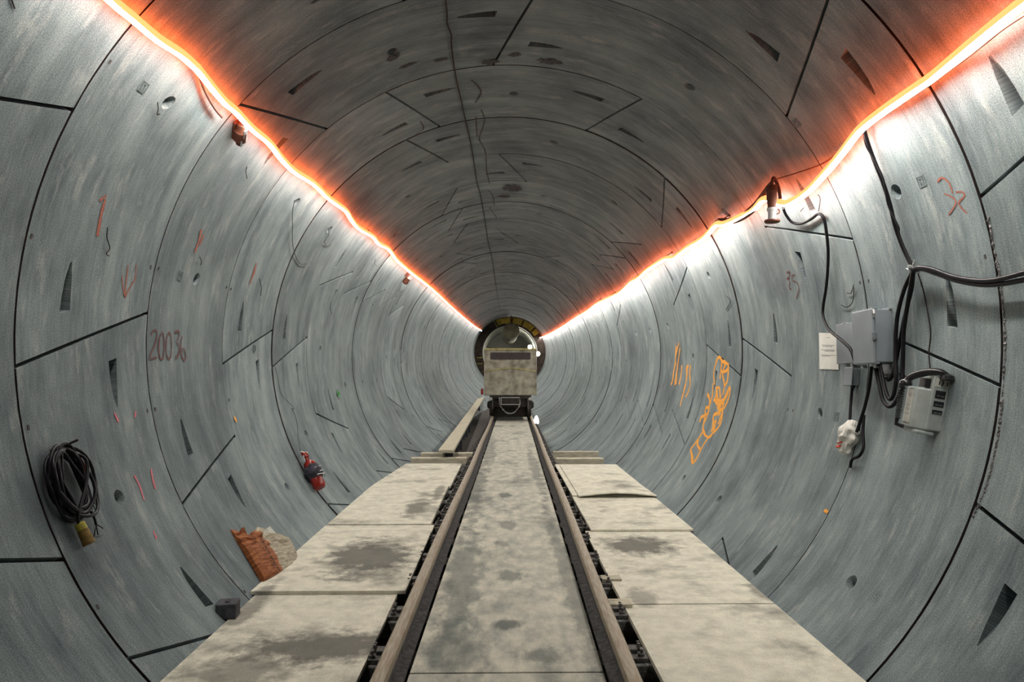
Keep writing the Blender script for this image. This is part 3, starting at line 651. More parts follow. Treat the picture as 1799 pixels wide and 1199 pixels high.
cable('black_cable', 'black cable hanging from the rope light hook to the wire tie', [(1518, 228, .06), (1524, 250, .04), (1536, 283, .03), (1550, 318, .03), (1563, 358, .03), (1574, 402, .03), (1590, 444, .03), (1604, 471, .04)], .012, cat='cable')
cable('black_cable', 'thinner wire twisted round the black hanging cable', [(1517, 228, .06), (1521, 255, .05), (1535, 280, .045), (1552, 315, .045), (1560, 360, .045), (1578, 398, .045), (1580, 412, .04), (1594, 446, .045), (1606, 470, .05)], .005)
cable('black_cable', 'upper of two black cables swagged away past the sealed seam', [(1604, 473, .05), (1618, 470, .06), (1640, 474, .06), (1670, 485, .06), (1705, 492, .06), (1740, 493, .06), (1775, 486, .06), (1830, 470, .06)], .013, 'coil')
cable('black_cable', 'lower of two black cables swagged away past the sealed seam', [(1604, 476, .05), (1620, 473, .05), (1645, 481, .05), (1680, 493, .05), (1720, 500, .05), (1760, 499, .05), (1830, 486, .05)], .013, 'coil')
cable('black_cable', 'longest of the black cable loops between wire tie and grey box', [(1604, 477, .06), (1597, 520, .05), (1588, 580, .05), (1586, 640, .05), (1584, 680, .06), (1574, 706, .07), (1562, 715, .08), (1551, 703, .08), (1544, 675, .08), (1538, 646, .07)], .012)
cable('black_cable', 'middle black cable loop hanging below the grey box', [(1603, 477, .05), (1588, 510, .05), (1576, 560, .06), (1573, 620, .07), (1574, 665, .08), (1570, 693, .08), (1563, 702, .08), (1556, 688, .08), (1550, 662, .07), (1546, 640, .07)], .012)
cable('black_cable', 'short black cable loop passing close behind the grey box corner', [(1605, 478, .04), (1601, 510, .03), (1590, 555, .03), (1581, 600, .03), (1574, 636, .03), (1568, 660, .03), (1560, 668, .03), (1553, 655, .03)], .011)
cable('phone_wire', 'thin wire running from the wire tie down to the telephone', [(1613, 481, .02), (1622, 510), (1629, 545), (1635, 585), (1632, 620), (1634, 648)], .004, 'wire', .012)
m = WM(1605, 473, .05); mb = MB()
for k in range(3): mb.tube([(.026 * math.cos(x) , .02 * math.sin(x * 1) + k * .006 - .006, .026 * math.sin(x)) for x in [i * math.pi / 8 for i in range(17)]], .0025, 6)
mb.tube([(-.02, .0, .01), (-.05, .012, .01)], .002, 5); mb.tube([(.01, .02, .01), (.045, .05, .012)], .002, 5)
tag(mb.build('wire_tie', 'steel', matrix=m), 'steel wire tie binding the black cables to the wall', 'wire tie')

# ------------------------------------------------------------------ electrical boxes, notice, plug in its bag
def box_thing(label, px_near, w, h, d, roll=0, lid=True):
    m = WM(px_near[0], px_near[1], 0, roll); t = thing('electrical_box', label, 'electrical box', m)
    MB().box((-w / 2, 0, d * .42), (w, h, d * .84)).build('body', 'grey', t, bevel=.006)
    l = MB().box((-w / 2, 0, d * .93), (w + .008, h + .008, d * .14)).build('door', 'grey', t, bevel=.005)
    return t, l
m0 = WM(1570, 590)
t, l = box_thing('large grey metal electrical box with a latch and studded flanges', (1570, 590), .245, .335, .135, 1.5)
for k in (-.2, -.12, -.04):
    MB().lathe((k, .171, .121), (0, 1, 0), [(0, .007), (.008, .007), (.009, .004)], 8).build('screw', 'steel', l)
    MB().lathe((k, -.171, .121), (0, -1, 0), [(0, .007), (.008, .007), (.009, .004)], 8).build('screw', 'steel', l)
MB().box((-.1225, .172, .112), (.245, .010, .036)).build('top_flange', 'grey', t, bevel=.002)
MB().box((-.1225, -.172, .112), (.245, .010, .036)).build('bottom_flange', 'grey', t, bevel=.002)
MB().box((-.1225, .172, .012), (.26, .012, .024)).build('top_flange', 'grey', t, bevel=.002)
la = MB().box((.006, .0, .125), (.012, .045, .030)).build('latch', 'greydark', t, bevel=.003)
MB().box((.014, -.012, .130), (.010, .03, .012)).build('latch_lever', 'steel', la)
MB().tube([(.010, .165, .128), (.016, .14, .128), (.010, .115, .125)], .007, 6).build('hinge_lug', 'steel', t)
for k in (-.215, -.06):
    MB().lathe((k, -.172, .08), (0, -1, 0), [(0, .017), (.012, .017), (.013, .021), (.025, .021), (.03, .013)], 8).build('cable_gland', 'steel', t)
MB().lathe((-.02, -.18, .05), (0, -1, 0), [(0, .026), (.03, .026), (.03, .03), (.06, .03), (.062, .018), (.08, .018)], 8).build('cable_gland', 'steel', t)
MB().lathe((-.075, -.18, .05), (0, -1, 0), [(0, .02), (.03, .02), (.03, .024), (.05, .024)], 8).build('cable_gland', 'steel', t)
t, l = box_thing('plain grey electrical box tucked behind the large latched one', (1513, 603), .225, .27, .06, 1.0)
MB().box((-.112, .139, .045), (.23, .010, .03)).build('top_flange', 'grey', t, bevel=.002)
MB().lathe((-.12, .143, .045), (0, 1, 0), [(0, .02), (.006, .02), (.008, .012)], 10).build('cap', 'steel', t)
t, l = box_thing('small grey junction box hanging under the large one', (1511, 663), .105, .118, .058, 1.0)
MB().lathe((-.05, .06, .03), (0, 1, 0), [(0, .014), (.02, .014), (.021, .018), (.035, .018)], 8).build('cable_gland', 'steel', t)
MB().lathe((-.03, -.06, .03), (0, -1, 0), [(0, .016), (.015, .016), (.016, .010), (.035, .010)], 8).build('cable_gland', 'darktimber', t)
MB().lathe((-.104, .012, .03), (-1, 0, 0), [(0, .008), (.01, .008)], 8).build('screw', 'wire', t)
t = thing('paper_notice', 'white paper notice with faint lines of print on the wall by the grey boxes', 'notice', WM(1456, 618, .004))
c = [m_ for m_ in ((1439, 585), (1472.5, 586), (1473.5, 650), (1440, 649))]; inv = t.matrix_world.inverted(); q = [inv @ WP(x, y, .004) for x, y in c]
mb = MB(); mb.hexa([(v.x, v.y, v.z) for v in (q[3], q[2], q[1], q[0])], [(v.x, v.y, v.z + .0012) for v in (q[3], q[2], q[1], q[0])]); mb.build('sheet', 'paper', t)
for fy, x0, x1 in ((.33, .16, .8), (.36, .2, .7), (.46, .12, .85), (.49, .3, .8), (.60, .08, .9), (.63, .15, .6), (.12, .4, .6)):
    a0, b0 = q[0].lerp(q[3], fy), q[1].lerp(q[2], fy); s, e = a0.lerp(b0, x0), a0.lerp(b0, x1)
    mb = MB(); mb.hexa([(s.x, s.y - .004, s.z + .0013), (e.x, e.y - .004, e.z + .0013), (e.x, e.y, e.z + .0013), (s.x, s.y, s.z + .0013)], [(s.x, s.y - .004, s.z + .0017), (e.x, e.y - .004, e.z + .0017), (e.x, e.y, e.z + .0017), (s.x, s.y, s.z + .0017)]); mb.build('printed_line', 'ink', t)
cable('plug_cable', 'straight black lead from the junction box into the white plastic bag', [(1497, 682, .04), (1495, 705, .04), (1493, 738, .045)], .010)
cable('plug_cable', 'curved black lead from the large grey box into the white plastic bag', [(1531, 645, .09), (1527, 680, .07), (1520, 712, .06), (1512, 738, .06), (1505, 760, .06)], .011)
cable('plug_cable', 'black lead looping out below the white plastic bag', [(1518, 730, .03), (1516, 760, .035), (1517, 785, .035), (1510, 801, .04), (1497, 808, .035), (1494, 822, .02)], .010)
t = thing('plastic_bag', 'crumpled white plastic bag with red print tied over a plug', 'plastic bag', WM(1490, 768, .055))
def blob(c, r, n=24, amp=.22, f=9, seed=0.0):
    mb = MB(); m_ = n // 2
    for i in range(m_ + 1):
        for k in range(n):
            th = math.pi * i / m_; ph = 2 * math.pi * k / n; d = Vector((math.sin(th) * math.cos(ph), math.cos(th), math.sin(th) * math.sin(ph)))
            s = 1 + amp * (noise.noise(d * 2.2 + Vector((seed, 0, 0))) + .6 * abs(noise.noise(d * f * .6 + Vector((0, seed, 3)))))
            mb.v.append((c[0] + r[0] * d.x * s, c[1] + r[1] * d.y * s, c[2] + r[2] * d.z * s))
    mb.f = [(i * n + k, i * n + (k + 1) % n, (i + 1) * n + (k + 1) % n, (i + 1) * n + k) for i in range(m_) for k in range(n)]
    return mb
def crumple(prof, c0, bend, n=22, amp=.35, seed=0.0, flat=.7):
    mb = MB()
    for i, (h, r) in enumerate(prof):
        for k in range(n):
            a = 2 * math.pi * k / n; d = Vector((math.cos(a), h * 9, math.sin(a)))
            q = r * (1 + amp * (1.6 * abs(noise.noise(d * 1.7 + Vector((seed, 0, 0)))) - .5) + .10 * math.sin(a * 5 + h * 40 + seed))
            mb.v.append((c0[0] + bend * math.sin(h * 14) + q * math.cos(a), c0[1] + h, c0[2] + flat * q * math.sin(a)))
    m_ = len(prof); mb.f = [(i * n + (k + 1) % n, i * n + k, (i + 1) * n + k, (i + 1) * n + (k + 1) % n) for i in range(m_ - 1) for k in range(n)] + [tuple(range(n)), tuple((m_ - 1) * n + k for k in reversed(range(n)))]
    return mb
def interp(pf, k=4): return [(pf[i][0] + (pf[i + 1][0] - pf[i][0]) * j / k, pf[i][1] + (pf[i + 1][1] - pf[i][1]) * (3 * (j / k) ** 2 - 2 * (j / k) ** 3)) for i in range(len(pf) - 1) for j in range(k)] + [pf[-1]]
crumple(interp([(.115, .020), (.108, .048), (.085, .062), (.035, .082), (-.005, .085), (-.04, .066), (-.075, .052), (-.105, .044), (-.122, .012)]), (-.004, 0, 0), .010, seed=1.5, amp=.42, n=30).build('bag', 'bag', t, smooth=22)
MB().box((-.022, -.078, .038), (.042, .024, .010), Matrix.Rotation(-.5, 3, 'X')).build('red_print', 'redprint', t, bevel=.004)
MB().box((-.008, -.052, .040), (.05, .010, .010), Matrix.Rotation(.3, 3, 'Z')).build('red_print', 'redprint', t, bevel=.003)

# ------------------------------------------------------------------ telephone
t = thing('wall_telephone', 'grey tunnel telephone with black handset on the wall', 'telephone', WM(1663, 713, 0, -4))
MB().box((-.05, 0, .045), (.10, .30, .09)).build('back_box', 'phone', t, bevel=.008)
b = MB(); b.hexa([(-.135, -.155, .02), (-.004, -.155, .085), (-.004, .075, .085), (-.135, .075, .02)], [(-.135, -.155, .15), (-.045, -.155, .15), (-.045, .075, .15), (-.135, .075, .15)]); b.build('front_cover', 'phone', t, bevel=.010)
MB().box((-.09, -.035, .1515), (.06, .185, .004)).build('label_plate', 'phonelabel', t, bevel=.001)
for k, yy in enumerate((.03, .022, -.03, -.055, -.08)):
    MB().box((-.09, yy, .154), (.045 - .02 * (k < 2), .003, .001)).build('label_line', 'ink', t)
MB().box((-.07, -.168, .085), (.13, .022, .10)).build('bottom_lip', 'phone', t, bevel=.008)
for yy, hh in ((.052, .042), (.0, .03), (-.045, .022)):
    s = MB().box((.001, yy, .045), (.005, hh, .055)).build('slot', 'black', t, bevel=.001)
    for dz in (-.012, .012):
        MB().box((.004, yy - hh * .18, .045 + dz), (.002, .003, .018)).build('slot_bar', 'steel', s)
MB().box((.001, .118, .042), (.004, .05, .075)).build('name_plate', 'phonelabel', t)
MB().tube([(.005, .133, .048), (.008, .115, .043), (.005, .10, .05)], .003, 6).build('key', 'black', t)
MB().box((.003, .115, .062), (.002, .022, .006)).build('slot', 'black', t)
MB().box((.003, .115, .018), (.002, .022, .006)).build('slot', 'black', t)
MB().box((-.055, .105, .105), (.06, .05, .03)).build('cradle', 'black', t, bevel=.004)
hs = MB(); hs.tube(smooth_path([(-.10, .085, .185), (-.085, .125, .165), (-.04, .162, .115), (.0, .172, .065), (.015, .150, .030)], 5), lambda t_: .017 + .004 * math.sin(t_ * 3.1), 10)
h = hs.build('handset', 'black', t, smooth=60)
MB().lathe((-.10, .105, .188), (.15, -1, -.1), [(0, .018), (.01, .030), (.028, .034), (.036, .030)], 16).build('mouthpiece', 'black', h, smooth=40)
MB().lathe((.015, .170, .035), (.05, -1, -.05), [(0, .018), (.01, .032), (.030, .036), (.038, .030)], 16).build('earpiece', 'black', h, smooth=40)
pts = [(-.118 + .015 * math.cos(a), .075 - .19 * (i / 170) ** .8, .185 + .015 * math.sin(a)) for i in range(171) for a in [i * 2 * math.pi / 12]]
MB().tube([(-.10, .075, .19), (-.112, .08, .19)] + pts, .0024, 6).build('coiled_cord', 'black', t, smooth=60)
MB().tube([(-.118, -.115, .185), (-.118, -.15, .185), (-.10, -.158, .15)], .012, 8).build('cord_end', 'black', t, smooth=60)

# ------------------------------------------------------------------ cable coil with yellow plug
t = thing('cable_coil', 'coil of dark cable with a yellow plug hung on the wall', 'cable coil', WM(106, 852, .0, 0))
inv = t.matrix_world.inverted()
random.seed(21); pts = []
for i in range(12 * 28 + 1):
    a = i * 2 * math.pi / 28; k = i / 28
    rx = .118 + .028 * math.sin(k * 2.3); ry = .170 + .018 * math.sin(k * 1.7 + 1)
    pts.append(Vector((rx * math.sin(a) + .020 * math.sin(k * 1.9) + (k - 6) * .004, ry * math.cos(a) - .004 * abs(k - 6) + .012, .022 + .022 * (k % 3) + .010 * math.sin(a * 3 + k))))
end = pts[-1]
a = Vector(inv @ WP(133, 905, .06)); b = Vector(inv @ WP(140, 920, .055))
pts += smooth_path([end, (.10, .10, .09), Vector((.05, -.02, .10)), Vector((a.x, a.y, .08)), Vector((b.x, b.y, .06))], 6)[1:]
MB().tube(pts, .0085, 8).build('coiled_cable', 'coil', t, smooth=60)
p0 = Vector(inv @ WP(139, 919, .05)); p1 = Vector(inv @ WP(157, 956, .05)); d = (p1 - p0)
MB().lathe(p0, d, [(0, .016), (.004, .024), (d.length * .33, .025), (d.length * .34, .020)], 16).build('plug_collar', 'yellow', t, smooth=40)
MB().lathe(p0 + d * .32, d, [(0, .023), (.01, .026), (d.length * .55, .029), (d.length * .68, .030), (d.length * .70, .024)], 16).build('plug_body', 'plugbrown', t, smooth=40)
tl = [Vector(inv @ WP(x, y, .03)) for x, y in ((143, 876), (152, 892), (162, 903), (167, 915), (169, 923))]
MB().tube(smooth_path(tl, 5), .006, 6).build('loose_end', 'rubber', t, smooth=60)
for e in ((165, 944), (172, 940), (181, 929)): MB().tube(smooth_path([tl[-1], Vector(inv @ WP((169 + e[0]) / 2, (923 + e[1]) / 2 - 1, .03)), Vector(inv @ WP(e[0], e[1], .02))], 4), .003, 5).build('bare_conductor', 'rubber', t)
MB().tube(smooth_path([(.09, -.02, .07), (.11, .06, .075), (.09, .12, .07)], 4), .004, 6).build('red_string', 'redcable', t)
MB().cyl((.03, .175, 0), (.05, .19, .12), .006).build('wall_hook', 'wire', t)

# ------------------------------------------------------------------ fire extinguisher
p0 = W(538, 806); m = WM(548, 830, .0, 0); t = thing('fire_extinguisher', 'red fire extinguisher wrapped in a dark rag, hung low on the wall', 'fire extinguisher', m); inv = m.inverted()
a = Vector(inv @ WP(541, 812, .07)); b = Vector(inv @ WP(563, 858, .07)); a.z = b.z = .075; d = b - a; ln = d.length; dn = d.normalized(); sd = Vector((-dn.y, dn.x, 0))
MB().lathe(a, d, [(0, .02), (.01, .05), (.04, .062), (ln * .93, .062), (ln * .97, .055), (ln, .05)], 24).build('cylinder', 'red', t, smooth=40)
MB().lathe(a - dn * .10, d, [(0, .024), (.05, .030), (.06, .020), (.11, .020)], 14).build('valve', 'red', t, smooth=40)
MB().box(a - dn * .085 + sd * -.03, (.03, .07, .03), Matrix.Rotation(math.atan2(dn.y, dn.x) + .2, 3, 'Z')).build('gauge_block', 'red', t, bevel=.006)
MB().tube([a - dn * .10 - sd * .03, a - dn * .12 + sd * .06, a - dn * .12 + sd * .09], .010, 6).build('lever', 'steel', t)
MB().tube([a - dn * .09 - sd * .02, a - dn * .04 - sd * .075, a + dn * .02 - sd * .085], .009, 6).build('carry_handle', 'steel', t)
MB().tube([a - dn * .12 + sd * .09, a - dn * .10 - sd * .09], .007, 6).build('hanger', 'steel', t)
rg = blob((0, 0, 0), (.085, .098, .085), seed=2.7, amp=.28); rm = Matrix.Rotation(math.atan2(d.y, d.x) - math.pi / 2, 3, 'Z'); cc = a.lerp(b, .42)
rg.v = [tuple(rm @ Vector(v) + cc) for v in rg.v]; rag = rg.build('rag', 'rag', t, smooth=25)
for f, w_ in ((.52, .5), (.64, .9), (.36, .7)):
    c0 = a.lerp(b, f); MB().tube(smooth_path([c0 - sd * .085 * w_ + Vector((0, 0, .055)), c0 + Vector((0, 0, .098)), c0 + sd * .08 * w_ + Vector((0, 0, .06))], 4), .006, 6).build('pale_band', 'ragpale', rag)
# ------------------------------------------------------------------ paper sack
m = WM(476, 966, .0, 0); t = thing('paper_sack', 'torn orange and buff paper sack leaning against the wall', 'sack', m); inv = m.inverted()
def onw(x, y, n): v = inv @ WP(x, y, n); return Vector((v.x, v.y, v.z))
bl, br, tr, tl_ = onw(470, 1016, .055), onw(534, 989, .06), onw(509, 934, .05), onw(420, 934, .045)
for q_ in (bl, br, tr, tl_): q_.z = 0
def sackpt(u, v): return bl.lerp(br, u).lerp(tl_.lerp(tr, u), v)
mb = MB(); nu, nv = 36, 36; TH = .062
for lev in (0, 1):
    for j in range(nv + 1):
        for i in range(nu + 1):
            u, v = i / nu, j / nv
            p = sackpt(u, v); e = min(u, 1 - u); eb = min(v, 1 - v)
            prof = (.55 + .45 * min(1, (e / .12)) ** .5) * (.6 + .4 * min(1, v / .06) ** .5) * (min(1, (1 - v) / .35) ** .6 * .5 + .5)
            wr = .010 * noise.noise(Vector((u * 3, v * 4, 1))) + (.055 * (v > .55) * (v - .55) / .45) * (abs(noise.noise(Vector((u * 4, v * 9, 5)))) * 2 - .5) + .004 * noise.noise(Vector((u * 10, v * 14, 8)))
            top = (sum(max(0, 1 - abs(u - c_) / w_) * h_ for c_, w_, h_ in ((0, .14, .05), (.2, .12, -.035), (.5, .22, .07), (.68, .12, .03), (1, .25, -.03))) + .008 * math.sin(u * 25)) * max(0, v - .75) / .25
            z = p.z + .004 + (TH * prof + wr * prof if lev else 0)
            mb.v.append((p.x, p.y + top, max(z, p.z + .002)))
Nn = (nu + 1) * (nv + 1); q = lambda i, j: j * (nu + 1) + i
for j in range(nv):
    for i in range(nu):
        mb.f.append((Nn + q(i, j), Nn + q(i + 1, j), Nn + q(i + 1, j + 1), Nn + q(i, j + 1))); mb.f.append((q(i, j + 1), q(i + 1, j + 1), q(i + 1, j), q(i, j)))
bd = [(i, 0) for i in range(nu)] + [(nu, j) for j in range(nv)] + [(nu - i, nv) for i in range(nu)] + [(0, nv - j) for j in range(nv)]
for k in range(len(bd)): a, b = q(*bd[k]), q(*bd[(k + 1) % len(bd)]); mb.f.append((a, b, Nn + b, Nn + a))
mb.uv = [(i / nu, j / nv) for lev in (0, 1) for j in range(nv + 1) for i in range(nu + 1)]
def sack_mat():
    m = bpy.data.materials.new('sack_paper'); m.use_nodes = True; nt = m.node_tree; b = nt.nodes['Principled BSDF']; lk = nt.links.new
    uv = node(nt, 'ShaderNodeUVMap').outputs[0]; s = node(nt, 'ShaderNodeSeparateXYZ'); lk(uv, s.inputs[0])
    nz = nzt(nt, mapped(nt, uv, (3, 6, 1)), 3, 6, .65)
    side = mth(nt, 'ADD', s.outputs[0], mth(nt, 'MULTIPLY', mth(nt, 'SUBTRACT', nz, .5), .10))
    f = ramp(nt, side, .40, .43)
    org = mixc(nt, ramp(nt, nz, .4, .65), (0.19, 0.050, 0.012), (0.40, 0.135, 0.035)); buf = mixc(nt, ramp(nt, nz, .38, .62), (0.27, 0.24, 0.17), (0.50, 0.455, 0.35))
    lk(mixc(nt, f, org, buf), b.inputs['Base Color']); b.inputs['Roughness'].default_value = .75
    bp = node(nt, 'ShaderNodeBump'); bp.inputs['Strength'].default_value = 1.0; bp.inputs['Distance'].default_value = .02
    lk(nzt(nt, mapped(nt, uv, (2, 5, 1)), 3, 4, .6), bp.inputs['Height']); lk(bp.outputs[0], b.inputs['Normal']); return m
M['sack'] = sack_mat()
body = mb.build('sack_body', 'sack', t, smooth=35)
# torn flaps at the top
for (u0, u1, hgt, kx) in ((.01, .16, .02, -.01), (.42, .72, .03, .01)):
    a, b = sackpt(u0, .97), sackpt(u1, .97); c = sackpt((u0 + u1) / 2 + kx, 1.0) + Vector((0, hgt, .06))
    f = MB(); f.hexa([a + Vector((0, 0, .03)), b + Vector((0, 0, .03)), c + Vector((.03, 0, 0)), c - Vector((.03, 0, 0))], [a + Vector((0, .004, .04)), b + Vector((0, .004, .04)), c + Vector((.03, .004, .006)), c + Vector((-.03, .004, .006))]); f.build('torn_flap', 'paper' if u0 > .3 else 'sack', body)
def printing(txt, u, v, size, rot, mm='ink_black', parent=body):
    cu = bpy.data.curves.new('lettering', 'FONT'); cu.body = txt; cu.size = size; cu.align_x = 'CENTER'; cu.align_y = 'CENTER'; cu.space_character = 1.05; cu.offset = .0012
    o = bpy.data.objects.new('tmp', cu); C.objects.link(o); dg = bpy.context.evaluated_depsgraph_get(); me = bpy.data.meshes.new_from_object(o.evaluated_get(dg))
    bpy.data.objects.remove(o); bpy.data.curves.remove(cu)
    c = sackpt(u, v); up = (sackpt(u, 1) - sackpt(u, 0)).normalized(); rt = (up.cross(Vector((0, 0, 1)))).normalized()
    for vv in me.vertices:
        x, y = vv.co.x, vv.co.y
        w_ = c - up * x + rt * y if rot else c + rt * x + up * y      # reading down the sack
        vv.co = (w_.x, w_.y, w_.z + .004 + TH + .016)
    me.materials.append(M[mm]); o = bpy.data.objects.new('printed_lettering', me); C.objects.link(o); o.parent = parent; return o
M['ink_black'] = mat('black_ink', (0.035, 0.02, 0.014), .8)
pr = printing('BLACK BEAUTY', .25, .36, .038, True)
ov = printing('O', .24, .72, .05, True)

# ------------------------------------------------------------------ wires and cards
def wire(px, r=.003, n=.012): tag(MB().tube(wpath(px, n, 5), r, 5).build('tie_wire', 'wire'), 'short bent end of tie wire sticking out of the lining', 'wire', 'loose tie wires on the lining')
for s in ([(189, 400), (188, 418), (193, 436), (187, 446), (192, 450)], [(20, -3), (26, 15)], [(434, 293), (432, 300), (434, 314)], [(518, 352), (514, 372), (514, 400)], [(514, 392), (514, 428), (520, 452), (528, 464), (540, 464)],
          [(576, 400), (578, 412), (573, 420), (570, 426), (574, 432), (582, 430)], [(706, 492), (704, 506), (702, 510), (712, 510)], [(660, 455), (658, 462), (662, 468)], [(456, 490), (459, 505), (458, 520)], [(582, 530), (580, 540), (583, 552)],
          [(277, 180), (278, 192), (276, 202), (281, 200)], [(351, 452), (354, 460), (352, 466)], [(1437, 342), (1441, 350), (1438, 372)], [(1500, 500), (1495, 515), (1488, 515)], [(1500, 505), (1498, 530), (1488, 540), (1478, 536)],
          [(1276, 520), (1283, 530), (1275, 545)], [(1412, 365), (1406, 372)], [(1221, 735), (1222, 740)]): wire(s)
tag(MB().tube(wpath([(484, 646), (488, 664), (493, 690), (503, 703), (514, 714), (517, 720), (512, 718), (517, 726), (522, 745), (524, 770), (529, 797)], .012, 6), .0022, 5).build('hanging_string', 'wire'), 'thin dark string hanging down the wall to the fire extinguisher', 'string')
tag(MB().tube(wpath([(781, -15), (785, 20), (786, 42), (793, 62), (793, 76), (796, 105), (800, 130), (804, 150), (811, 180), (818, 212), (826, 246), (831, 275), (835, 300), (838, 320), (845, 345), (851, 380), (858, 425), (866, 462), (871, 500), (876, 530), (880, 546)], .012, 5), .0065, 6).build('crown_wire', 'wire'), 'thin black wire strung along the crown of the tunnel', 'wire')
m = WM(595, 692, .02); t = thing('green_card', 'small bright green card tied to the lining', 'card', m)
MB().box((0, 0, 0), (.13, .07, .004)).build('card', 'green', t); MB().tube([(0, .03, .002), (.005, .06, -.015)], .003, 5).build('tie', 'wire', t)
for k in (-.025, .025): MB().box((k, 0, .0025), (.02, .035, .001)).build('print', 'joint', t)

# ------------------------------------------------------------------ locomotive at the end of the track
YL = 20.1; xm = mid(YL); t = thing('locomotive', 'dusty buff mine locomotive with a slit window on the track', 'locomotive', Matrix.Translation((xm - .045, YL, 0)) @ Matrix.Rotation(-.0163, 4, 'Z'))
hw = .775
b = MB(); n = 2
prof = [(-hw, .76), (hw, .76), (hw, 2.06), (hw - .03, 2.13), (-hw + .03, 2.13), (-hw, 2.06)]
b.v = [(x, 0, z) for x, z in prof] + [(x, 3.6, z) for x, z in prof]; b.f = [(0, 1, 2, 3, 4, 5), tuple(range(11, 5, -1))] + [(k, k + 6, (k + 1) % 6 + 6, (k + 1) % 6) for k in range(6)]
body = b.build('body', 'loco', t, bevel=.02)
MB().box((0, .0, 2.115), (2 * hw - .04, .06, .05)).build('roof_lip', 'locoyellow', body, bevel=.01)
MB().box((-hw + .02, -.005, 1.45), (.03, .03, 1.3)).build('corner_strip', 'loco', body, bevel=.005); MB().box((hw - .02, -.005, 1.45), (.03, .03, 1.3)).build('corner_strip', 'loco', body, bevel=.005)
wn = MB(); pts = []
for cx, cz, a0 in ((.565, .075, 0), (-.565, .075, 90), (-.565, -.075, 180), (.565, -.075, 270)):
    pts += [(cx + .03 * math.cos(math.radians(a0 + k * 30)), cz + .03 * math.sin(math.radians(a0 + k * 30))) for k in range(4)]
wn.v = [(x, -.006, z + 1.915) for x, z in pts] + [(x, .03, z + 1.915) for x, z in pts]; N = len(pts); wn.f = [tuple(range(N))] + [(k, (k + 1) % N, N + (k + 1) % N, N + k) for k in range(N)]
win = wn.build('slit_window', 'window', body)
for sx in (-1, 1): MB().box((sx * .38, -.012, 1.52 - .0), (.75, .012, .03), Matrix.Rotation(sx * .13, 3, 'Y')).build('faded_stripe', 'locoyellow', body)
MB().box((0, .25, .71), (1.2, .5, .10)).build('buffer_beam', 'locodark', t, bevel=.01)
MB().box((0, 1.8, .55), (1.1, 3.3, .28)).build('chassis', 'locodark', t, bevel=.02)
cp = MB().box((0, -.06, .60), (.52, .16, .22)).build('coupler_box', 'locodark', t, bevel=.01)
for z in (.50, .70): MB().box((0, -.145, z), (.54, .015, .02)).build('coupler_edge', 'steel', cp)
MB().box((-.27, -.145, .60), (.02, .015, .2)).build('coupler_edge', 'steel', cp)
chn = MB(); pth = smooth_path([(-.32, -.08, .68), (-.30, -.10, .48), (-.14, -.11, .28), (0, -.11, .24), (.14, -.11, .29), (.27, -.10, .48), (.27, -.08, .64)], 5)
for i, p in enumerate(pth):
    tn = (pth[min(i + 1, len(pth) - 1)] - pth[max(i - 1, 0)]).normalized(); sd_ = Vector((0, 1, 0)) if i % 2 else tn.cross(Vector((0, 1, 0)))
    chn.tube([p + tn * (.026 * math.cos(x)) + sd_ * (.016 * math.sin(x)) for x in [k * math.pi / 4 for k in range(9)]], .005, 5)
chn.build('safety_chain', 'steel', t)
for sx in (-1, 1):
    for yy in (.45, 2.8):
        w_ = MB().lathe((sx * .508, yy, .132 + .33), (sx, 0, 0), [(0, .35), (.016, .35), (.018, .33), (.11, .33), (.11, .1)], 28).build('wheel', 'locodark', t, smooth=30)
        MB().lathe((sx * .565 + sx * .055, yy, .46), (sx, 0, 0), [(0, .12), (.06, .10), (.08, .05)], 14).build('axle_box', 'locodark', w_)
    MB().box((sx * .52, .02, .56), (.03, .03, .4)).build('grab_post', 'railside', t)
    MB().lathe((sx * .58, .02, .66), (0, -1, 0), [(0, .03), (.05, .03), (.06, .05), (.08, .05)], 12).build('buffer', 'steel', t)
MB().box((0, .5, .35), (1.05, .1, .5)).build('guard_plate', 'locodark', t)
MB().box((-.83, -.03, .87), (.07, .05, .17)).build('tail_marker', 'red', t, bevel=.01)
t = thing('track_lamp', 'small bright lamp on the ground beside the locomotive wheel', 'lamp', Matrix.Translation((mid(19.6) + .70, 19.6, -.14)))
MB().lathe((0, 0, 0), (0, 0, 1), [(0, .05), (.02, .055), (.08, .05), (.10, .035)], 12).build('base', 'locodark', t)
MB().lathe((0, 0, .10), (0, 0, 1), [(0, .04), (.04, .07), (.12, .07), (.20, .035), (.24, .01)], 12).build('globe', 'lampglow', t, smooth=60)

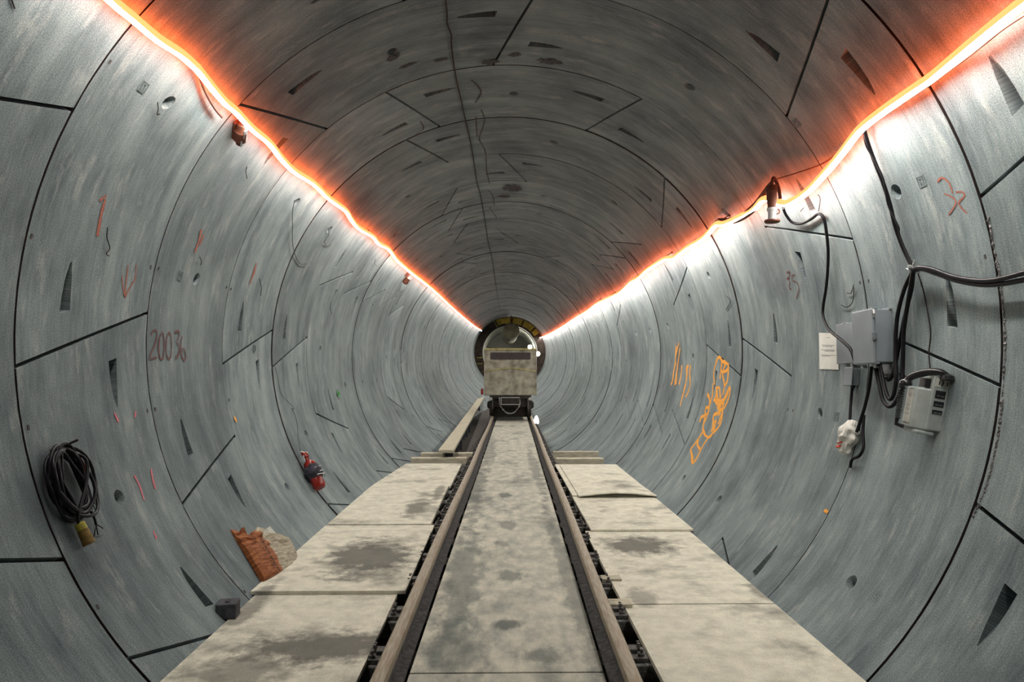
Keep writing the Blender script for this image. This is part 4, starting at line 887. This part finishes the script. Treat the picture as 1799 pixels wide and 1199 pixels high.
# ------------------------------------------------------------------ tunnelling shield at the far end
YS = YEND + .1; cx, cz = ax(YS), az(YS)
t = thing('tunnelling_shield', 'dark steel ring of the tunnelling shield with yellow panels at the far end', 'shield', Matrix.Translation((cx, YS, cz)))
def arc(r0, r1, a0, a1, y0, y1, n): 
    mb = MB(); 
    for k in range(n + 1):
        a = math.radians(a0 + (a1 - a0) * k / n)
        for r, y in ((r0, y0), (r1, y0), (r1, y1), (r0, y1)): mb.v.append((r * math.sin(a), y, r * math.cos(a)))
    mb.f = [(k * 4 + a, k * 4 + (a + 1) % 4, k * 4 + 4 + (a + 1) % 4, k * 4 + 4 + a) for k in range(n) for a in range(4)] + [(3, 2, 1, 0), tuple(n * 4 + a for a in range(4))]
    return mb
arc(1.86, 2.55, 0, 360, 0, .5, 72).build('ring', 'shield', t, smooth=40)
for a0, a1 in ((-24, 3), (5, 22), (24, 44), (47, 56)): arc(1.98, 2.36, a0, a1, -.12, .0, 10).build('yellow_panel', 'shieldyellow', t)
for a in (-27, 17, 27): MB().box((2.15 * math.sin(math.radians(a)), -.2, 2.15 * math.cos(math.radians(a))), (.05, .1, .5), Matrix.Rotation(math.radians(a), 3, 'Y')).build('yellow_post', 'locoyellow', t)
for z in (-.35, -.75): MB().box((-2.05, -.1, z), (.35, .08, .06)).build('yellow_bracket', 'shieldyellow', t)
mb = arc(1.86, 1.95, 0, 360, .5, 9, 72); mb.build('inner_tube', 'farlining', t, smooth=40)
for k in range(6): arc(1.80, 1.862, 0, 360, 1.2 + k * 1.4, 1.3 + k * 1.4, 60).build('stiffening_ring', 'farlining', t, smooth=40)
MB().lathe((0, 9, 0), (0, 1, 0), [(0, 1.95), (.1, 1.95)], 48).build('end_plate', 'farlining', t)
t = thing('ventilation_duct', 'dark olive ventilation duct hanging under the crown at the far end', 'duct', Matrix.Translation((cx + .03, YS - 4, cz + 1.25)))
MB().lathe((0, 0, 0), (0, 1, 0), [(0, .44), (.05, .50), (1.0, .51), (1.02, .53), (1.08, .53), (1.1, .51), (9, .51)], 28).build('duct_tube', 'duct', t, smooth=40)
for yy in (.6, 2.6): MB().cyl((0, yy, .5), (0, yy, 1.1), .02).build('hanger', 'wire', t)
for (px, py, yy, lb) in ((931, 610, YS + 3, 'bright lamp inside the shield just above the locomotive roof'), (945, 622, YS - .6, 'bright lamp on the shield ring beside the locomotive window')):
    d = ray(px, py); p = CAM + d * (yy / d.y); t = thing('shield_lamp', lb, 'lamp', Matrix.Translation(p))
    MB().lathe((0, .12, 0), (0, -1, 0), [(0, .06), (.05, .14), (.10, .17)], 14).build('reflector', 'locodark', t)
    MB().lathe((0, .03, 0), (0, -1, 0), [(0, .15), (.05, .13), (.10, .05)], 14).build('bulb', 'farglow' if yy > YS else 'lampglow', t, smooth=60)
